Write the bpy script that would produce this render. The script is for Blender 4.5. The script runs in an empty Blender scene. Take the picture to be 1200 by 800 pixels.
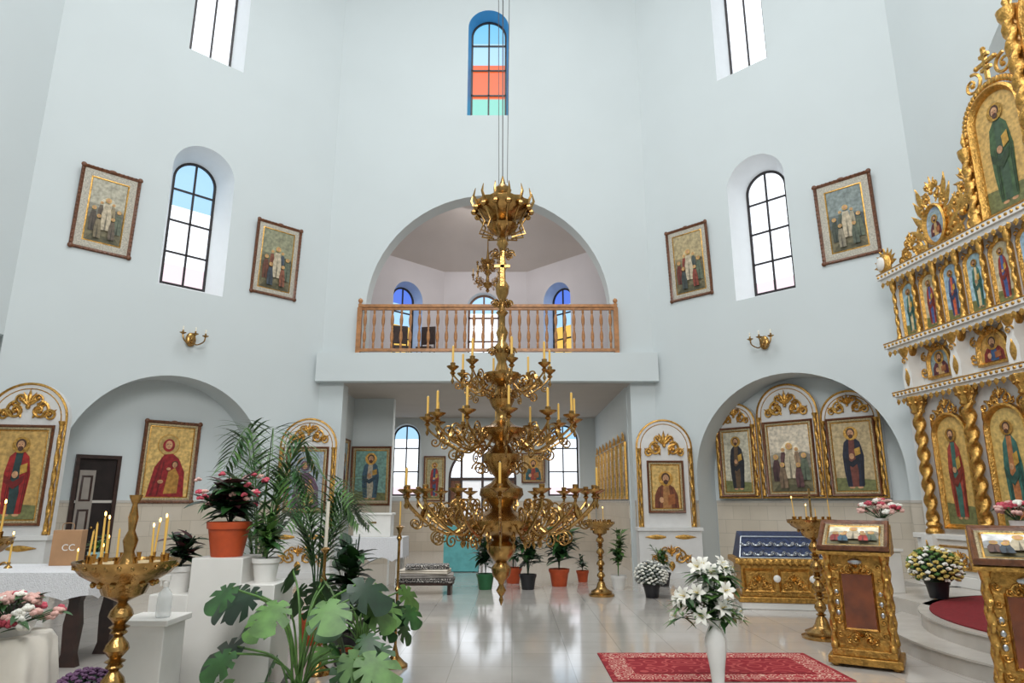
import bpy, math, random
from math import sin,cos,pi,radians,sqrt
from mathutils import Vector, Matrix
from mathutils.geometry import tessellate_polygon
random.seed(7)
SC=bpy.context.scene
COL=SC.collection
R2=sqrt(2)
def lin(c):
    o=[]
    for x in c[:3]:
        x=x/255.0
        o.append(x/12.92 if x<=.04045 else ((x+.055)/1.055)**2.4)
    return (o[0],o[1],o[2],1.0)
MATS={}
def mat(name,col,rough=.5,metal=0.0,noise=0.0,ns=6.0,bump=0.0,bs=30.0,emit=0.0,ecol=None,coat=0.0,alpha=1.0,trans=0.0,kind=None,col2=None):
    if name in MATS: return MATS[name]
    m=bpy.data.materials.new(name); m.use_nodes=True
    nt=m.node_tree; N=nt.nodes; L=nt.links
    b=N['Principled BSDF']
    c=lin(col)
    b.inputs['Base Color'].default_value=c
    b.inputs['Roughness'].default_value=rough
    b.inputs['Metallic'].default_value=metal
    if coat: b.inputs['Coat Weight'].default_value=coat; b.inputs['Coat Roughness'].default_value=.1
    if alpha<1: b.inputs['Alpha'].default_value=alpha
    if trans: b.inputs['Transmission Weight'].default_value=trans
    if emit:
        b.inputs['Emission Color'].default_value=lin(ecol or col)
        b.inputs['Emission Strength'].default_value=emit
    tc=N.new('ShaderNodeTexCoord')
    if noise:
        n=N.new('ShaderNodeTexNoise'); n.inputs['Scale'].default_value=ns; n.inputs['Detail'].default_value=4
        L.new(tc.outputs['Object'],n.inputs['Vector'])
        r=N.new('ShaderNodeValToRGB')
        c2=lin(col2) if col2 else tuple(min(1,x*(1+noise)) for x in c[:3])+(1,)
        c1=tuple(x*(1-noise) for x in c[:3])+(1,) if not col2 else c
        r.color_ramp.elements[0].position=.35; r.color_ramp.elements[1].position=.65
        r.color_ramp.elements[0].color=c1; r.color_ramp.elements[1].color=c2
        L.new(n.outputs['Fac'],r.inputs['Fac']); L.new(r.outputs['Color'],b.inputs['Base Color'])
    if bump:
        n2=N.new('ShaderNodeTexNoise'); n2.inputs['Scale'].default_value=bs; n2.inputs['Detail'].default_value=3
        L.new(tc.outputs['Object'],n2.inputs['Vector'])
        bp=N.new('ShaderNodeBump'); bp.inputs['Strength'].default_value=bump; bp.inputs['Distance'].default_value=.02
        L.new(n2.outputs['Fac'],bp.inputs['Height']); L.new(bp.outputs['Normal'],b.inputs['Normal'])
    if kind=='tile' or kind=='wtile':
        br=N.new('ShaderNodeTexBrick'); br.offset=0 if kind=='tile' else .5; br.squash=1
        br.inputs['Scale'].default_value=1
        br.inputs['Brick Width'].default_value=.6 if kind=='tile' else .4
        br.inputs['Row Height'].default_value=.6 if kind=='tile' else .3
        br.inputs['Mortar Size'].default_value=.005
        br.inputs['Color1'].default_value=c; br.inputs['Color2'].default_value=lin(col2)
        br.inputs['Mortar'].default_value=tuple(x*.78 for x in c[:3])+(1,)
        if kind=='wtile':
            sp=N.new('ShaderNodeSeparateXYZ'); cb=N.new('ShaderNodeCombineXYZ')
            L.new(tc.outputs['Object'],sp.inputs[0]); L.new(sp.outputs['X'],cb.inputs['X']); L.new(sp.outputs['Z'],cb.inputs['Y'])
            L.new(cb.outputs[0],br.inputs['Vector'])
        else: L.new(tc.outputs['Object'],br.inputs['Vector'])
        n=N.new('ShaderNodeTexNoise'); n.inputs['Scale'].default_value=2.5; n.inputs['Detail'].default_value=6
        L.new(tc.outputs['Object'],n.inputs['Vector'])
        mx=N.new('ShaderNodeMix'); mx.data_type='RGBA'; mx.blend_type='MULTIPLY'; mx.inputs['Factor'].default_value=.2
        L.new(br.outputs['Color'],mx.inputs['A']); L.new(n.outputs['Fac'],mx.inputs['B'])
        L.new(mx.outputs['Result'],b.inputs['Base Color'])
    if kind=='rug':
        v=N.new('ShaderNodeTexVoronoi'); v.inputs['Scale'].default_value=ns; v.feature='F1'
        L.new(tc.outputs['Object'],v.inputs['Vector'])
        w=N.new('ShaderNodeMath'); w.operation='SINE'; mu=N.new('ShaderNodeMath'); mu.operation='MULTIPLY'; mu.inputs[1].default_value=22
        L.new(v.outputs['Distance'],mu.inputs[0]); L.new(mu.outputs[0],w.inputs[0])
        r=N.new('ShaderNodeValToRGB'); r.color_ramp.interpolation='CONSTANT'
        r.color_ramp.elements[0].color=c; r.color_ramp.elements[1].position=.6; r.color_ramp.elements[1].color=lin(col2)
        L.new(w.outputs[0],r.inputs['Fac']); L.new(r.outputs['Color'],b.inputs['Base Color'])
    MATS[name]=m; return m
def pm(r,g,b):
    return mat('paint_%d_%d_%d'%(r,g,b),(r,g,b),rough=.45,noise=.28,ns=14)

WALL=mat('wall_paint',(203,210,211),.8,noise=.015,ns=.6)
WALLW=mat('reveal_white',(228,231,233),.7,noise=.01)
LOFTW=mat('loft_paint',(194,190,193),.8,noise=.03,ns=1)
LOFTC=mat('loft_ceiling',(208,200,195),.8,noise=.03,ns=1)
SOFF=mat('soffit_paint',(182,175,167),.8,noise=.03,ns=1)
TILE=mat('marble_floor',(192,186,179),.1,kind='tile',col2=(201,195,188),coat=.25)
WTILE=mat('wall_tile',(206,194,176),.3,kind='wtile',col2=(213,202,186))
STEP=mat('step_marble',(192,186,178),.2,noise=.06,ns=4)
GOLD=mat('gold_leaf',(200,155,84),.34,1.0,noise=.28,ns=22,bump=.5,bs=45)
GOLDP=mat('gold_paint',(176,134,68),.4,.8,noise=.3,ns=20,bump=.6,bs=40)
BRASS=mat('brass',(166,130,78),.24,1.0,noise=.25,ns=16,bump=.15,bs=60)
WHITE=mat('white_lacquer',(226,224,219),.35,noise=.02)
PLAST=mat('white_board',(216,215,213),.45,noise=.03)
WOOD=mat('brown_wood',(104,62,36),.4,noise=.35,ns=18,bump=.25)
DWOOD=mat('dark_wood',(50,30,24),.35,noise=.3,ns=12)
OWOOD=mat('orange_wood',(168,116,70),.35,noise=.25,ns=9)
DFRAME=mat('window_frame_brown',(36,30,32),.4,noise=.1)
LINER=mat('gilt_liner',(186,170,134),.45,.35,noise=.35,ns=40,bump=.9,bs=70)
SLINER=mat('silver_liner',(190,184,170),.45,.3,noise=.25,ns=40,bump=.9,bs=70)
CAND=mat('yellow_wax',(226,182,92),.5,noise=.05,emit=.03)
WCAND=mat('white_wax',(236,230,214),.5,noise=.03)
FLAME=mat('flame',(255,190,90),.5,emit=9,ecol=(255,190,100))
TERRA=mat('terracotta',(186,76,34),.5,noise=.12,ns=8)
GPOT=mat('green_plastic',(34,96,56),.4,noise=.1)
BPOT=mat('black_plastic',(28,28,32),.4,noise=.1)
WPOT=mat('white_ceramic',(228,226,222),.25,noise=.03)
SOIL=mat('soil',(56,40,28),.9,noise=.4,ns=30)
LEAF1=mat('leaf_green',(46,84,40),.4,noise=.35,ns=9)
LEAF2=mat('leaf_light',(80,116,54),.45,noise=.3,ns=9)
LEAF3=mat('leaf_dark',(24,50,28),.35,noise=.3,ns=9)
LEAFR=mat('leaf_burgundy',(68,30,36),.4,noise=.35,ns=9)
PINK=mat('petal_pink',(190,76,92),.6,noise=.2,ns=20)
LPINK=mat('petal_pale_pink',(216,172,162),.6,noise=.12,ns=20)
PWHITE=mat('petal_white',(234,232,222),.6,noise=.04,ns=20)
PYEL=mat('petal_yellow',(212,190,108),.6,noise=.1,ns=20)
PURP=mat('petal_purple',(104,70,104),.6,noise=.2,ns=20)
RED=mat('red_carpet',(122,18,28),.9,noise=.15,ns=30,bump=.4,bs=200)
RUG=mat('rug_field',(138,14,30),.9,kind='rug',ns=5,col2=(174,70,68))
RUGB=mat('rug_border',(158,32,42),.9,kind='rug',ns=12,col2=(214,176,158))
LACE=mat('lace_cloth',(224,224,227),.8,noise=.06,ns=60,bump=.8,bs=90)
CLOTH=mat('white_drape',(226,220,208),.8,noise=.04,bump=.2,bs=20)
TEAL=mat('teal_cloth',(96,166,168),.8,noise=.1,ns=8)
KRAFT=mat('kraft_paper',(172,132,96),.8,noise=.08)
GLASSP=mat('clear_plastic',(230,236,236),.1,alpha=.35)
AMBER=mat('amber_glass',(116,54,16),.08,.3,noise=.35,ns=5,coat=1)
BLUEV=mat('blue_velvet',(36,48,80),.6,noise=.5,ns=26)
STONE=mat('sand',(186,166,128),.9,noise=.2,ns=60)
SILV=mat('silver_inlay',(186,190,194),.3,.9,noise=.1)
def em(name,c,s): return mat(name,(12,12,12),.4,emit=s,ecol=c)
SKY=em('window_daylight',(240,247,255),1.9)
SKYB=em('window_pale_blue',(168,212,246),1.2)
SKYP=em('window_rosy_light',(250,228,238),1.2)
ELBLUE=em('stained_light_blue',(120,196,240),1.15)
EORANGE=em('stained_orange',(250,108,56),1.05)
ETEAL=em('stained_teal',(138,222,206),1.05)
EYEL=em('stained_yellow',(250,206,100),1.05)
EVIOL=em('stained_blue_violet',(92,130,236),1.05)

class M:
    def __init__(s,mt=None,smooth=False):
        s.v=[];s.f=[];s.mi=[];s.sm=[];s.mats=[];s.T=Matrix.Identity(4);s.cur=0;s.smooth=smooth
        if mt: s.use(mt)
    def use(s,mt,smooth=None):
        if mt not in s.mats: s.mats.append(mt)
        s.cur=s.mats.index(mt)
        if smooth is not None: s.smooth=smooth
        return s
    def add(s,vs,fs):
        o=len(s.v)
        for p in vs: s.v.append(tuple(s.T@Vector(p)))
        for f in fs: s.f.append(tuple(i+o for i in f)); s.mi.append(s.cur); s.sm.append(s.smooth)
    def box(s,c,d):
        x,y,z=c;a,b,e=d[0]/2,d[1]/2,d[2]/2
        vs=[(x+i*a,y+j*b,z+k*e) for i in(-1,1) for j in(-1,1) for k in(-1,1)]
        o=s.smooth; s.smooth=False
        s.add(vs,[(0,1,3,2),(4,6,7,5),(0,4,5,1),(2,3,7,6),(0,2,6,4),(1,5,7,3)]); s.smooth=o
    def b2(s,x0,x1,y0,y1,z0,z1): s.box(((x0+x1)/2,(y0+y1)/2,(z0+z1)/2),(x1-x0,y1-y0,z1-z0))
    def lathe(s,prof,seg=20,c=(0,0,0),flute=0,fn=8):
        vs=[];fs=[]
        for r,z in prof:
            for j in range(seg):
                a=2*pi*j/seg; rr=r*(1+flute*cos(fn*a))
                vs.append((c[0]+rr*cos(a),c[1]+rr*sin(a),c[2]+z))
        n=len(prof)
        for i in range(n-1):
            for j in range(seg):
                k=(j+1)%seg; fs.append((i*seg+j,i*seg+k,(i+1)*seg+k,(i+1)*seg+j))
        if prof[0][0]>.002: fs.append(tuple(range(seg))[::-1])
        if prof[-1][0]>.002: fs.append(tuple((n-1)*seg+j for j in range(seg)))
        s.add(vs,fs)
    def tube(s,pts,r,seg=6):
        P=[Vector(p) for p in pts]; n=len(P)
        if n<2: return
        rs=r if isinstance(r,(list,tuple)) else [r]*n
        t=(P[1]-P[0]).normalized()
        up=Vector((0,0,1)) if abs(t.z)<.9 else Vector((1,0,0))
        nn=t.cross(up).normalized()
        vs=[]
        for i in range(n):
            t2=(P[min(i+1,n-1)]-P[max(i-1,0)])
            if t2.length<1e-9: t2=t
            t2=t2.normalized()
            q=t.rotation_difference(t2); nn=(q@nn).normalized(); t=t2
            bb=t.cross(nn)
            for j in range(seg):
                a=2*pi*j/seg; vs.append(P[i]+(nn*cos(a)+bb*sin(a))*rs[i])
        fs=[]
        for i in range(n-1):
            for j in range(seg):
                k=(j+1)%seg; fs.append((i*seg+j,i*seg+k,(i+1)*seg+k,(i+1)*seg+j))
        fs.append(tuple(range(seg))[::-1]); fs.append(tuple((n-1)*seg+j for j in range(seg)))
        s.add(vs,fs)
    def ball(s,c,r,sc=(1,1,1),seg=10,rings=6):
        vs=[];fs=[]
        for i in range(rings+1):
            th=pi*i/rings
            for j in range(seg):
                a=2*pi*j/seg
                rr=max(sin(th),.001)
                vs.append((c[0]+r*sc[0]*rr*cos(a),c[1]+r*sc[1]*rr*sin(a),c[2]+r*sc[2]*cos(th)))
        for i in range(rings):
            for j in range(seg):
                k=(j+1)%seg; fs.append((i*seg+j,(i+1)*seg+j,(i+1)*seg+k,i*seg+k))
        s.add(vs,fs)
    def twist(s,x,y,z0,z1,R,amp=.2,turns=4,lobes=2,seg=14,n=56):
        vs=[];fs=[]
        for i in range(n+1):
            t=i/n;z=z0+(z1-z0)*t
            for j in range(seg):
                a=2*pi*j/seg; rr=R*(1+amp*cos(lobes*a-2*pi*turns*t))
                vs.append((x+rr*cos(a),y+rr*sin(a),z))
        for i in range(n):
            for j in range(seg):
                k=(j+1)%seg; fs.append((i*seg+j,i*seg+k,(i+1)*seg+k,(i+1)*seg+j))
        s.add(vs,fs)
    def prism(s,outer,holes=(),y0=0,y1=.1):
        loops=[list(outer)]+[list(h) for h in holes]
        tri=tessellate_polygon([[Vector((p[0],p[1],0)) for p in l] for l in loops])
        flat=[p for l in loops for p in l]; n=len(flat)
        vs=[(p[0],y0,p[1]) for p in flat]+[(p[0],y1,p[1]) for p in flat]
        fs=[tuple(t) for t in tri]+[tuple(i+n for i in t)[::-1] for t in tri]
        o=0
        for l in loops:
            k=len(l)
            for i in range(k):
                j=(i+1)%k; fs.append((o+i,o+j,n+o+j,n+o+i))
            o+=k
        q=s.smooth; s.smooth=False; s.add(vs,fs); s.smooth=q
    def fill(s,pts,y):
        tri=tessellate_polygon([[Vector((p[0],p[1],0)) for p in pts]])
        q=s.smooth; s.smooth=False; s.add([(p[0],y,p[1]) for p in pts],[tuple(t) for t in tri]); s.smooth=q
    def loft(s,loops,close=True):
        n=len(loops[0]);vs=[p for l in loops for p in l];fs=[]
        for i in range(len(loops)-1):
            for j in range(n if close else n-1):
                k=(j+1)%n; fs.append((i*n+j,i*n+k,(i+1)*n+k,(i+1)*n+j))
        s.add(vs,fs)
    def molding(s,of,prof): s.loft([[(p[0],y,p[1]) for p in of(i)] for i,y in prof])
    def mesh(s,name,recalc=True):
        me=bpy.data.meshes.new(name); me.from_pydata(s.v,[],s.f)
        for mt in s.mats: me.materials.append(mt)
        me.polygons.foreach_set('material_index',s.mi); me.polygons.foreach_set('use_smooth',s.sm)
        me.update()
        if recalc:
            import bmesh
            bm=bmesh.new(); bm.from_mesh(me); bmesh.ops.recalc_face_normals(bm,faces=bm.faces); bm.to_mesh(me); bm.free()
            me.set_sharp_from_angle(angle=radians(50))
        return me
def thing(name,label,cat,loc,rotz=0,group=None,tilt=0):
    o=bpy.data.objects.new(name,None); o.empty_display_size=.1
    o.location=loc; o.rotation_euler=(tilt,0,rotz); o['label']=label; o['category']=cat
    if group: o['group']=group
    COL.objects.link(o); return o
def part(parent,name,m,label=None,loc=(0,0,0),rot=(0,0,0),bevel=0,recalc=True):
    me=m.mesh(name,recalc) if isinstance(m,M) else m
    o=bpy.data.objects.new(name,me); o.location=loc; o.rotation_euler=rot
    if parent: o.parent=parent
    if label: o['label']=label
    COL.objects.link(o)
    if bevel:
        b=o.modifiers.new('b','BEVEL'); b.width=bevel; b.segments=2; b.limit_method='ANGLE'
    return o
def struct(name,m,loc=(0,0,0),rotz=0,recalc=True):
    o=part(None,name,m,loc=loc,rot=(0,0,rotz),recalc=recalc); o['kind']='structure'; return o
def dup(root,loc,rotz=None,label=None):
    r=root.copy(); COL.objects.link(r); r.location=loc
    if rotz is not None: r.rotation_euler=(root.rotation_euler[0],0,rotz)
    if label: r['label']=label
    def rec(a,b):
        for c in a.children:
            d=c.copy(); COL.objects.link(d); d.parent=b; rec(c,d)
    rec(root,r); return r
def cr(pts,n=6):
    P=[Vector(p) for p in pts]; P=[P[0]*2-P[1]]+P+[P[-1]*2-P[-2]]; o=[]
    for i in range(1,len(P)-2):
        for k in range(n):
            t=k/n; a,b,c,d=P[i-1],P[i],P[i+1],P[i+2]
            o.append(.5*((2*b)+(c-a)*t+(2*a-5*b+4*c-d)*t*t+(3*b-a-3*c+d)*t**3))
    o.append(P[-2]); return o
def outline(w,h,arch=True,x=0,z=0,n=20,bot=1):
    def f(i):
        hw=w/2-i
        if not arch: return [(x-hw,z+i*bot),(x+hw,z+i*bot),(x+hw,z+h-i),(x-hw,z+h-i)]
        zc=z+h-w/2
        return [(x-hw,z+i*bot),(x+hw,z+i*bot)]+[(x+hw*cos(pi*k/n),zc+hw*sin(pi*k/n)) for k in range(n+1)]
    return f
def archpts(cx,R,z0,zs,n=32):
    return [(cx-R,z0),(cx+R,z0)]+[(cx+R*cos(pi*k/n),zs+R*sin(pi*k/n)) for k in range(n+1)]
def band(w,h,z1,z2,n=10):
    rt=[];lf=[]
    for k in range(n+1):
        z=z1+(z2-z1)*k/n; zc=h-w/2
        hw=w/2 if z<=zc else sqrt(max((w/2)**2-(z-zc)**2,1e-6))
        rt.append((hw,z)); lf.append((-hw,z))
    return rt+lf[::-1]
def spiral(m,cx,cz,r,turns=1.3,a0=0,d=1,rad=.012,y=0,yb=.02,seg=5,n=22):
    pts=[];rs=[]
    for k in range(n+1):
        t=k/n; rr=r*(1-.85*t); a=a0+d*2*pi*turns*t
        pts.append((cx+rr*cos(a),y-yb*t,cz+rr*sin(a))); rs.append(rad*(1.1-.4*t))
    m.tube(pts,rs,seg); m.ball(pts[-1],rad*1.6,seg=6,rings=4)
def petal(m,x,z,a,L,w,y=0,t=.018):
    ca,sa=cos(a),sin(a); vs=[];n=5;
    for i in range(n+1):
        q=i/n; ww=w*sin(pi*min(.98,max(.06,q))**.8)/2
        for sgn,yy in((-1,0),(0,-t),(1,0)):
            px=q*L; py=sgn*ww
            vs.append((x+px*ca-py*sa,y+yy,z+px*sa+py*ca))
    fs=[]
    for i in range(n):
        for j in(0,1): fs.append((i*3+j,i*3+j+1,i*3+j+4,i*3+j+3))
    m.add(vs,fs)
def crest(m,cx,cz,w,h,y=0,rad=None):
    rad=rad or min(w,h)*.045
    for s in(-1,1):
        spiral(m,cx+s*w*.2,cz+h*.35,w*.17,1.4,pi/2,-s,rad,y)
        spiral(m,cx+s*w*.38,cz+h*.2,w*.12,1.3,pi if s>0 else 0,-s,rad*.9,y)
        spiral(m,cx+s*w*.14,cz+h*.7,w*.1,1.3,-pi/2,s,rad*.8,y)
        for k in range(4):
            petal(m,cx+s*w*.1,cz+h*.12+k*h*.1,pi/2-s*(.4+.28*k),h*.38,h*.12,y-.005)
        petal(m,cx+s*w*.3,cz+h*.15,pi/2-s*.9,w*.24,h*.12,y-.005)
    for k in(-2,-1,0,1,2): petal(m,cx,cz+h*.5,pi/2+k*.42,h*(.5-.06*abs(k)),h*.13,y-.012)
    m.ball((cx,y-.02,cz+h*.45),h*.07,seg=8,rings=5)

# ---------------- paintings
GB=(194,150,82)
def painting(m,w,h,kind='saint',pal=None,arch=False,x=0,z=0,y=0):
    bg,robe,tun=pal or (GB,(120,40,36),(50,80,120))
    X=lambda a:x+a*w/2
    Zf=lambda b:z+b*h
    L=[0]
    e=.0015
    def poly(pts,c):
        L[0]+=1; m.use(c if not isinstance(c,tuple) else pm(*c)); m.fill([(X(a),Zf(b)) for a,b in pts],y-e*L[0])
    def ell(cx,cz,rx,rz,c,n=18):
        L[0]+=1; m.use(c if not isinstance(c,tuple) else pm(*c))
        m.fill([(X(cx)+rx*w/2*cos(2*pi*k/n),Zf(cz)+rz*w/2*sin(2*pi*k/n)) for k in range(n)],y-e*L[0])
    def dk(c,f=.75): return tuple(int(q*f) for q in c)
    m.use(pm(*bg)); m.fill(outline(w,h,arch,x,z)(0),y)
    SK=(190,144,106); HR=(76,50,34)
    def head(cx,cz,r,beard=True,halo=True,veil=None):
        if halo: ell(cx,cz,r*1.9,r*1.9,GOLD,22)
        if veil: ell(cx,cz-r*.1*w/h/2,r*1.35,r*1.5,veil)
        else: ell(cx,cz+r*.12*w/h,r*1.1,r*1.22,HR)
        ell(cx,cz,r*.78,r*1.02,SK)
        if beard: ell(cx,cz-r*.85*w/2/h,r*.6,r*.6,HR)
        for s in(-1,1): ell(cx+s*r*.3,cz+r*.15*w/2/h,r*.13,r*.08,(50,34,26),8)
        ell(cx,cz-r*.12*w/2/h,r*.08,r*.2,(176,124,92),8)
        ell(cx,cz-r*.5*w/2/h,r*.22,r*.07,(150,70,60),8)
    if kind=='saint':
        poly([(-.98,.005),(.98,.005),(.98,.16),(-.98,.2)],(110,112,70))
        ell(-.2,.06,.14,.07,SK,10); ell(.2,.06,.14,.07,SK,10)
        poly([(-.4,.07),(-.5,.3),(-.52,.52),(-.4,.7),(-.14,.77),(.14,.77),(.4,.7),(.54,.5),(.46,.25),(.4,.07)],robe)
        poly([(-.16,.07),(-.22,.45),(-.14,.76),(.14,.76),(.1,.5),(.2,.3),(.14,.07)],tun)
        for q in (-.36,.32,-.28,.4): poly([(q,.09),(q+.03,.4),(q+.06,.6),(q+.07,.4),(q+.03,.09)],dk(robe,.6))
        poly([(-.5,.5),(-.1,.42),(.34,.5),(.3,.42),(-.06,.34),(-.48,.42)],dk(robe))
        ell(-.06,.5,.13,.16,SK,10); poly([(.12,.5),(.4,.53),(.38,.63),(.1,.6)],(180,140,60))
        head(0,.83,.19)
    elif kind=='bust':
        poly([(-.85,.005),(.85,.005),(.8,.3),(.55,.48),(.2,.56),(-.2,.56),(-.55,.48),(-.8,.3)],robe)
        poly([(-.3,.005),(.35,.005),(.18,.54),(-.18,.54)],tun)
        poly([(-.6,.02),(-.5,.02),(-.3,.5),(-.36,.5)],dk(robe)); poly([(.6,.02),(.7,.02),(.4,.48),(.34,.5)],dk(robe))
        ell(-.35,.2,.16,.2,SK,12); poly([(.1,.08),(.6,.12),(.58,.34),(.08,.3)],(150,90,50))
        head(0,.68,.27)
    elif kind=='mother':
        ell(-.1,.74,.5,.5,GOLD,26); ell(-.1,.74,.46,.46,dk(bg,.88),26); ell(.26,.46,.3,.3,GOLD,22)
        poly([(-.85,.005),(.8,.005),(.74,.36),(.42,.55),(.12,.62),(-.25,.6),(-.62,.42)],robe)
        poly([(-.1,.05),(.5,.06),(.52,.3),(.3,.42),(.02,.36)],tun)
        poly([(-.7,.03),(-.6,.03),(-.3,.56),(-.36,.56)],dk(robe)); poly([(-.4,.03),(-.34,.03),(-.2,.5),(-.26,.5)],dk(robe))
        head(-.1,.74,.2,False,False,robe); head(.26,.46,.13,False,False)
        ell(-.3,.22,.13,.09,SK,12); ell(.0,.4,.1,.07,SK,10)
    elif kind=='scene':
        poly([(-.98,.6),(.98,.55),(.98,.995),(-.98,.995)],tuple(min(255,int(c*1.15)) for c in bg))
        ell(-.55,.42,.62,.5,dk(bg,.82)); ell(.6,.4,.55,.6,dk(bg,.74)); ell(.05,.62,.42,.42,tuple(min(255,int(c*1.3)) for c in bg))
        poly([(-.98,.005),(.98,.005),(.98,.36),(.4,.32),(0,.3),(-.5,.34),(-.98,.38)],(112,104,78))
        poly([(-.95,.005),(.95,.005),(.7,.1),(-.6,.12)],(84,80,58))
        cols=[robe,tun,dk(robe,.8),(96,104,86),(190,176,150),dk(tun,.8),robe]
        for i,(cx,s,b) in enumerate([(-.3,.7,.36),(.34,.7,.36),(-.66,.95,.16),(.68,.95,.17),(.02,1.25,.2),(-.36,.9,.06),(.4,.85,.07)]):
            poly([(cx-.17*s,b),(cx-.21*s,b+.2*s),(cx-.12*s,b+.33*s),(cx+.12*s,b+.33*s),(cx+.21*s,b+.18*s),(cx+.24*s,b)],cols[i])
            poly([(cx-.04*s,b),(cx,b+.3*s),(cx+.05*s,b)],dk(cols[i],.65))
            ell(cx,b+.38*s,.13*s,.13*s,(200,160,90)); ell(cx,b+.38*s,.075*s,.095*s,SK,10)
PAL=[(GB,(120,40,36),(50,80,120)),((186,150,90),(40,86,92),(150,60,44)),((160,152,114),(150,44,40),(44,70,104)),((200,160,90),(58,92,58),(160,120,70)),((140,156,160),(90,40,50),(180,150,100)),((190,154,84),(52,60,110),(170,60,50))]

def framed(root,w,h,kind,pal,b=.07,fm=None,liner=0,arch=False,depth=.06,corner=False,z0=0,lm=None):
    fm=fm or WOOD
    m=M(fm,True); of=outline(w,h,arch,0,z0)
    m.molding(of,[(0,.0),(0,-depth*.7),(b*.25,-depth),(b*.6,-depth*.8),(b*.8,-depth*.5),(b,-depth*.35)])
    if corner and not arch:
        for sx in(-1,1):
            for sz in(0,1):
                m.ball((sx*(w/2-b*.4),-depth*.8,z0+(h-b*.4 if sz else b*.4)),b*.75,(1,.5,1),8,5)
        m.ball((0,-depth*.8,z0+h-b*.3),b*.7,(1.6,.5,.8),8,5)
        k=int(h/.09)
        for i in range(k):
            for sx in(-1,1): m.ball((sx*(w/2-b*.3),-depth*.9,z0+b+(h-2*b)*(i+.5)/k),b*.3,(1,.8,1.2),6,4)
        k=int(w/.09)
        for i in range(k):
            for zz in(b*.3,h-b*.3): m.ball((-w/2+b+(w-2*b)*(i+.5)/k,-depth*.9,z0+zz),b*.3,(1.2,.8,1),6,4)
    part(root,'frame',m)
    if liner:
        m=M(lm or LINER,True); m.molding(of,[(b*.95,-depth*.4),(b+liner*.5,-depth*.55),(b+liner,-depth*.2)])
        m.use(GOLD); m.molding(of,[(b+liner*.9,-depth*.3),(b+liner+.008,-depth*.45),(b+liner+.02,-.01)])
        part(root,'liner',m,'gilded patterned inner border')
    m=M(); q=b+liner
    painting(m,w-2*q,h-2*q,kind,pal,arch,0,z0+q,-.012)
    m.use(DWOOD); m.fill(of(.01),-.006)
    part(root,'painting',m,recalc=False)

# ---------------- SHELL
H=17.8
LW=lambda t,o=0:(-4.68-t+o*.7071,16-t-o*.7071)
RW=lambda t,o=0:(3.47+t-o*.7071,16-t-o*.7071)
a45=radians(45)
m=M(WALL)
m.prism([(-4.68,0),(-4.1,0),(-4.1,4.4),(2.87,4.4),(2.87,0),(3.47,0),(3.47,H),(-4.68,H)],
        [archpts(-.6,3.06,5.12,6.3),outline(1.12,3.3,True,-.65,11.7)(0)],0,.5)
struct('wall_north',m,(0,16,0))
m=M(WALL); m.b2(-4.72,3.52,15.72,16.0,4.4,5.1); struct('trim_1',m)
SL=4.43*R2
m=M(WALL); nc=-2.27*R2; NR=1.95; NS=2.2
arc=[(nc+NR*cos(pi*k/32),NS+NR*sin(pi*k/32)) for k in range(33)]
m.prism([(-SL,0),(nc-NR,0)]+arc[::-1]+[(nc+NR,0),(0,0),(0,H),(-SL,H)],
        [outline(1.35,3.4,True,-2.26*R2,6.04)(0),outline(1.27,3.4,True,-2.28*R2,11.7)(0)],0,.8)
struct('wall_northwest',m,(-4.68,16,0),a45)
m=M(WALL); m.b2(nc-2.3,nc+2.3,.8,.9,0,4.6); struct('wall_niche_northwest',m,(-4.68,16,0),a45)
m=M(WALL); nc2=2.2*R2; NR2=2.12; NS2=2.1; SR=4.24*R2
arc=[(nc2+NR2*cos(pi*k/32),NS2+NR2*sin(pi*k/32)) for k in range(33)]
m.prism([(0,0),(nc2-NR2,0)]+arc[::-1]+[(nc2+NR2,0),(SR,0),(SR,H),(0,H)],
        [outline(1.35,3.35,True,2.07*R2,6.0)(0),outline(1.27,3.4,True,2.02*R2,11.65)(0)],0,.8)
struct('wall_northeast',m,(3.47,16,0),-a45)
m=M(WALL); m.b2(nc2-2.4,nc2+2.4,.8,.9,0,4.6); struct('wall_niche_northeast',m,(3.47,16,0),-a45)
m=M(WALL); m.b2(-9.7,-9.11,-1.5,11.9,4.5,H); struct('wall_west',m)
m=M(WALL); m.b2(-9.9,-9.65,-1.5,12.2,0,4.5); struct('wall_west_lower',m)
m=M(WALL); ac=4.76; AR=3.6; AS=6.0
arc=[(ac+AR*cos(pi*k/40),AS+AR*sin(pi*k/40)) for k in range(41)]
m.prism([(-.1,0),(ac-AR,0)]+arc[::-1]+[(ac+AR,0),(13.3,0),(13.3,H),(-.1,H)],[],0,.5)
struct('wall_east',m,(7.71,11.76,0),-2*a45)
m=M(WALL,True)
l0=[(8.2+3.9*sin(pi*k/24),7.0+3.9*cos(pi*k/24),0) for k in range(25)]
m.loft([l0,[(p[0],p[1],10.2) for p in l0]],False)
m.add([(8.1,2.9,10.1),(12.4,2.9,10.1),(12.4,11.1,10.1),(8.1,11.1,10.1)],[(0,1,2,3)])
struct('wall_apse',m)
m=M(WALL); m.b2(-9.9,8.3,-1.8,-1.5,0,H); struct('wall_south',m)
m=M(WALLW); m.b2(-10.5,13,-2,18,H,H+.3); struct('ceiling',m)
m=M(TILE); m.b2(-10.5,13,-2,24,-.2,0); struct('floor',m)
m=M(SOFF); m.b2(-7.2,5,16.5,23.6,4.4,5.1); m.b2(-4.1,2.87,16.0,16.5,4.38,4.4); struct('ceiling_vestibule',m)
m=M(WALL); m.b2(2.85,3.1,16.5,23.2,0,4.4); struct('wall_vestibule_east',m)
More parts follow.
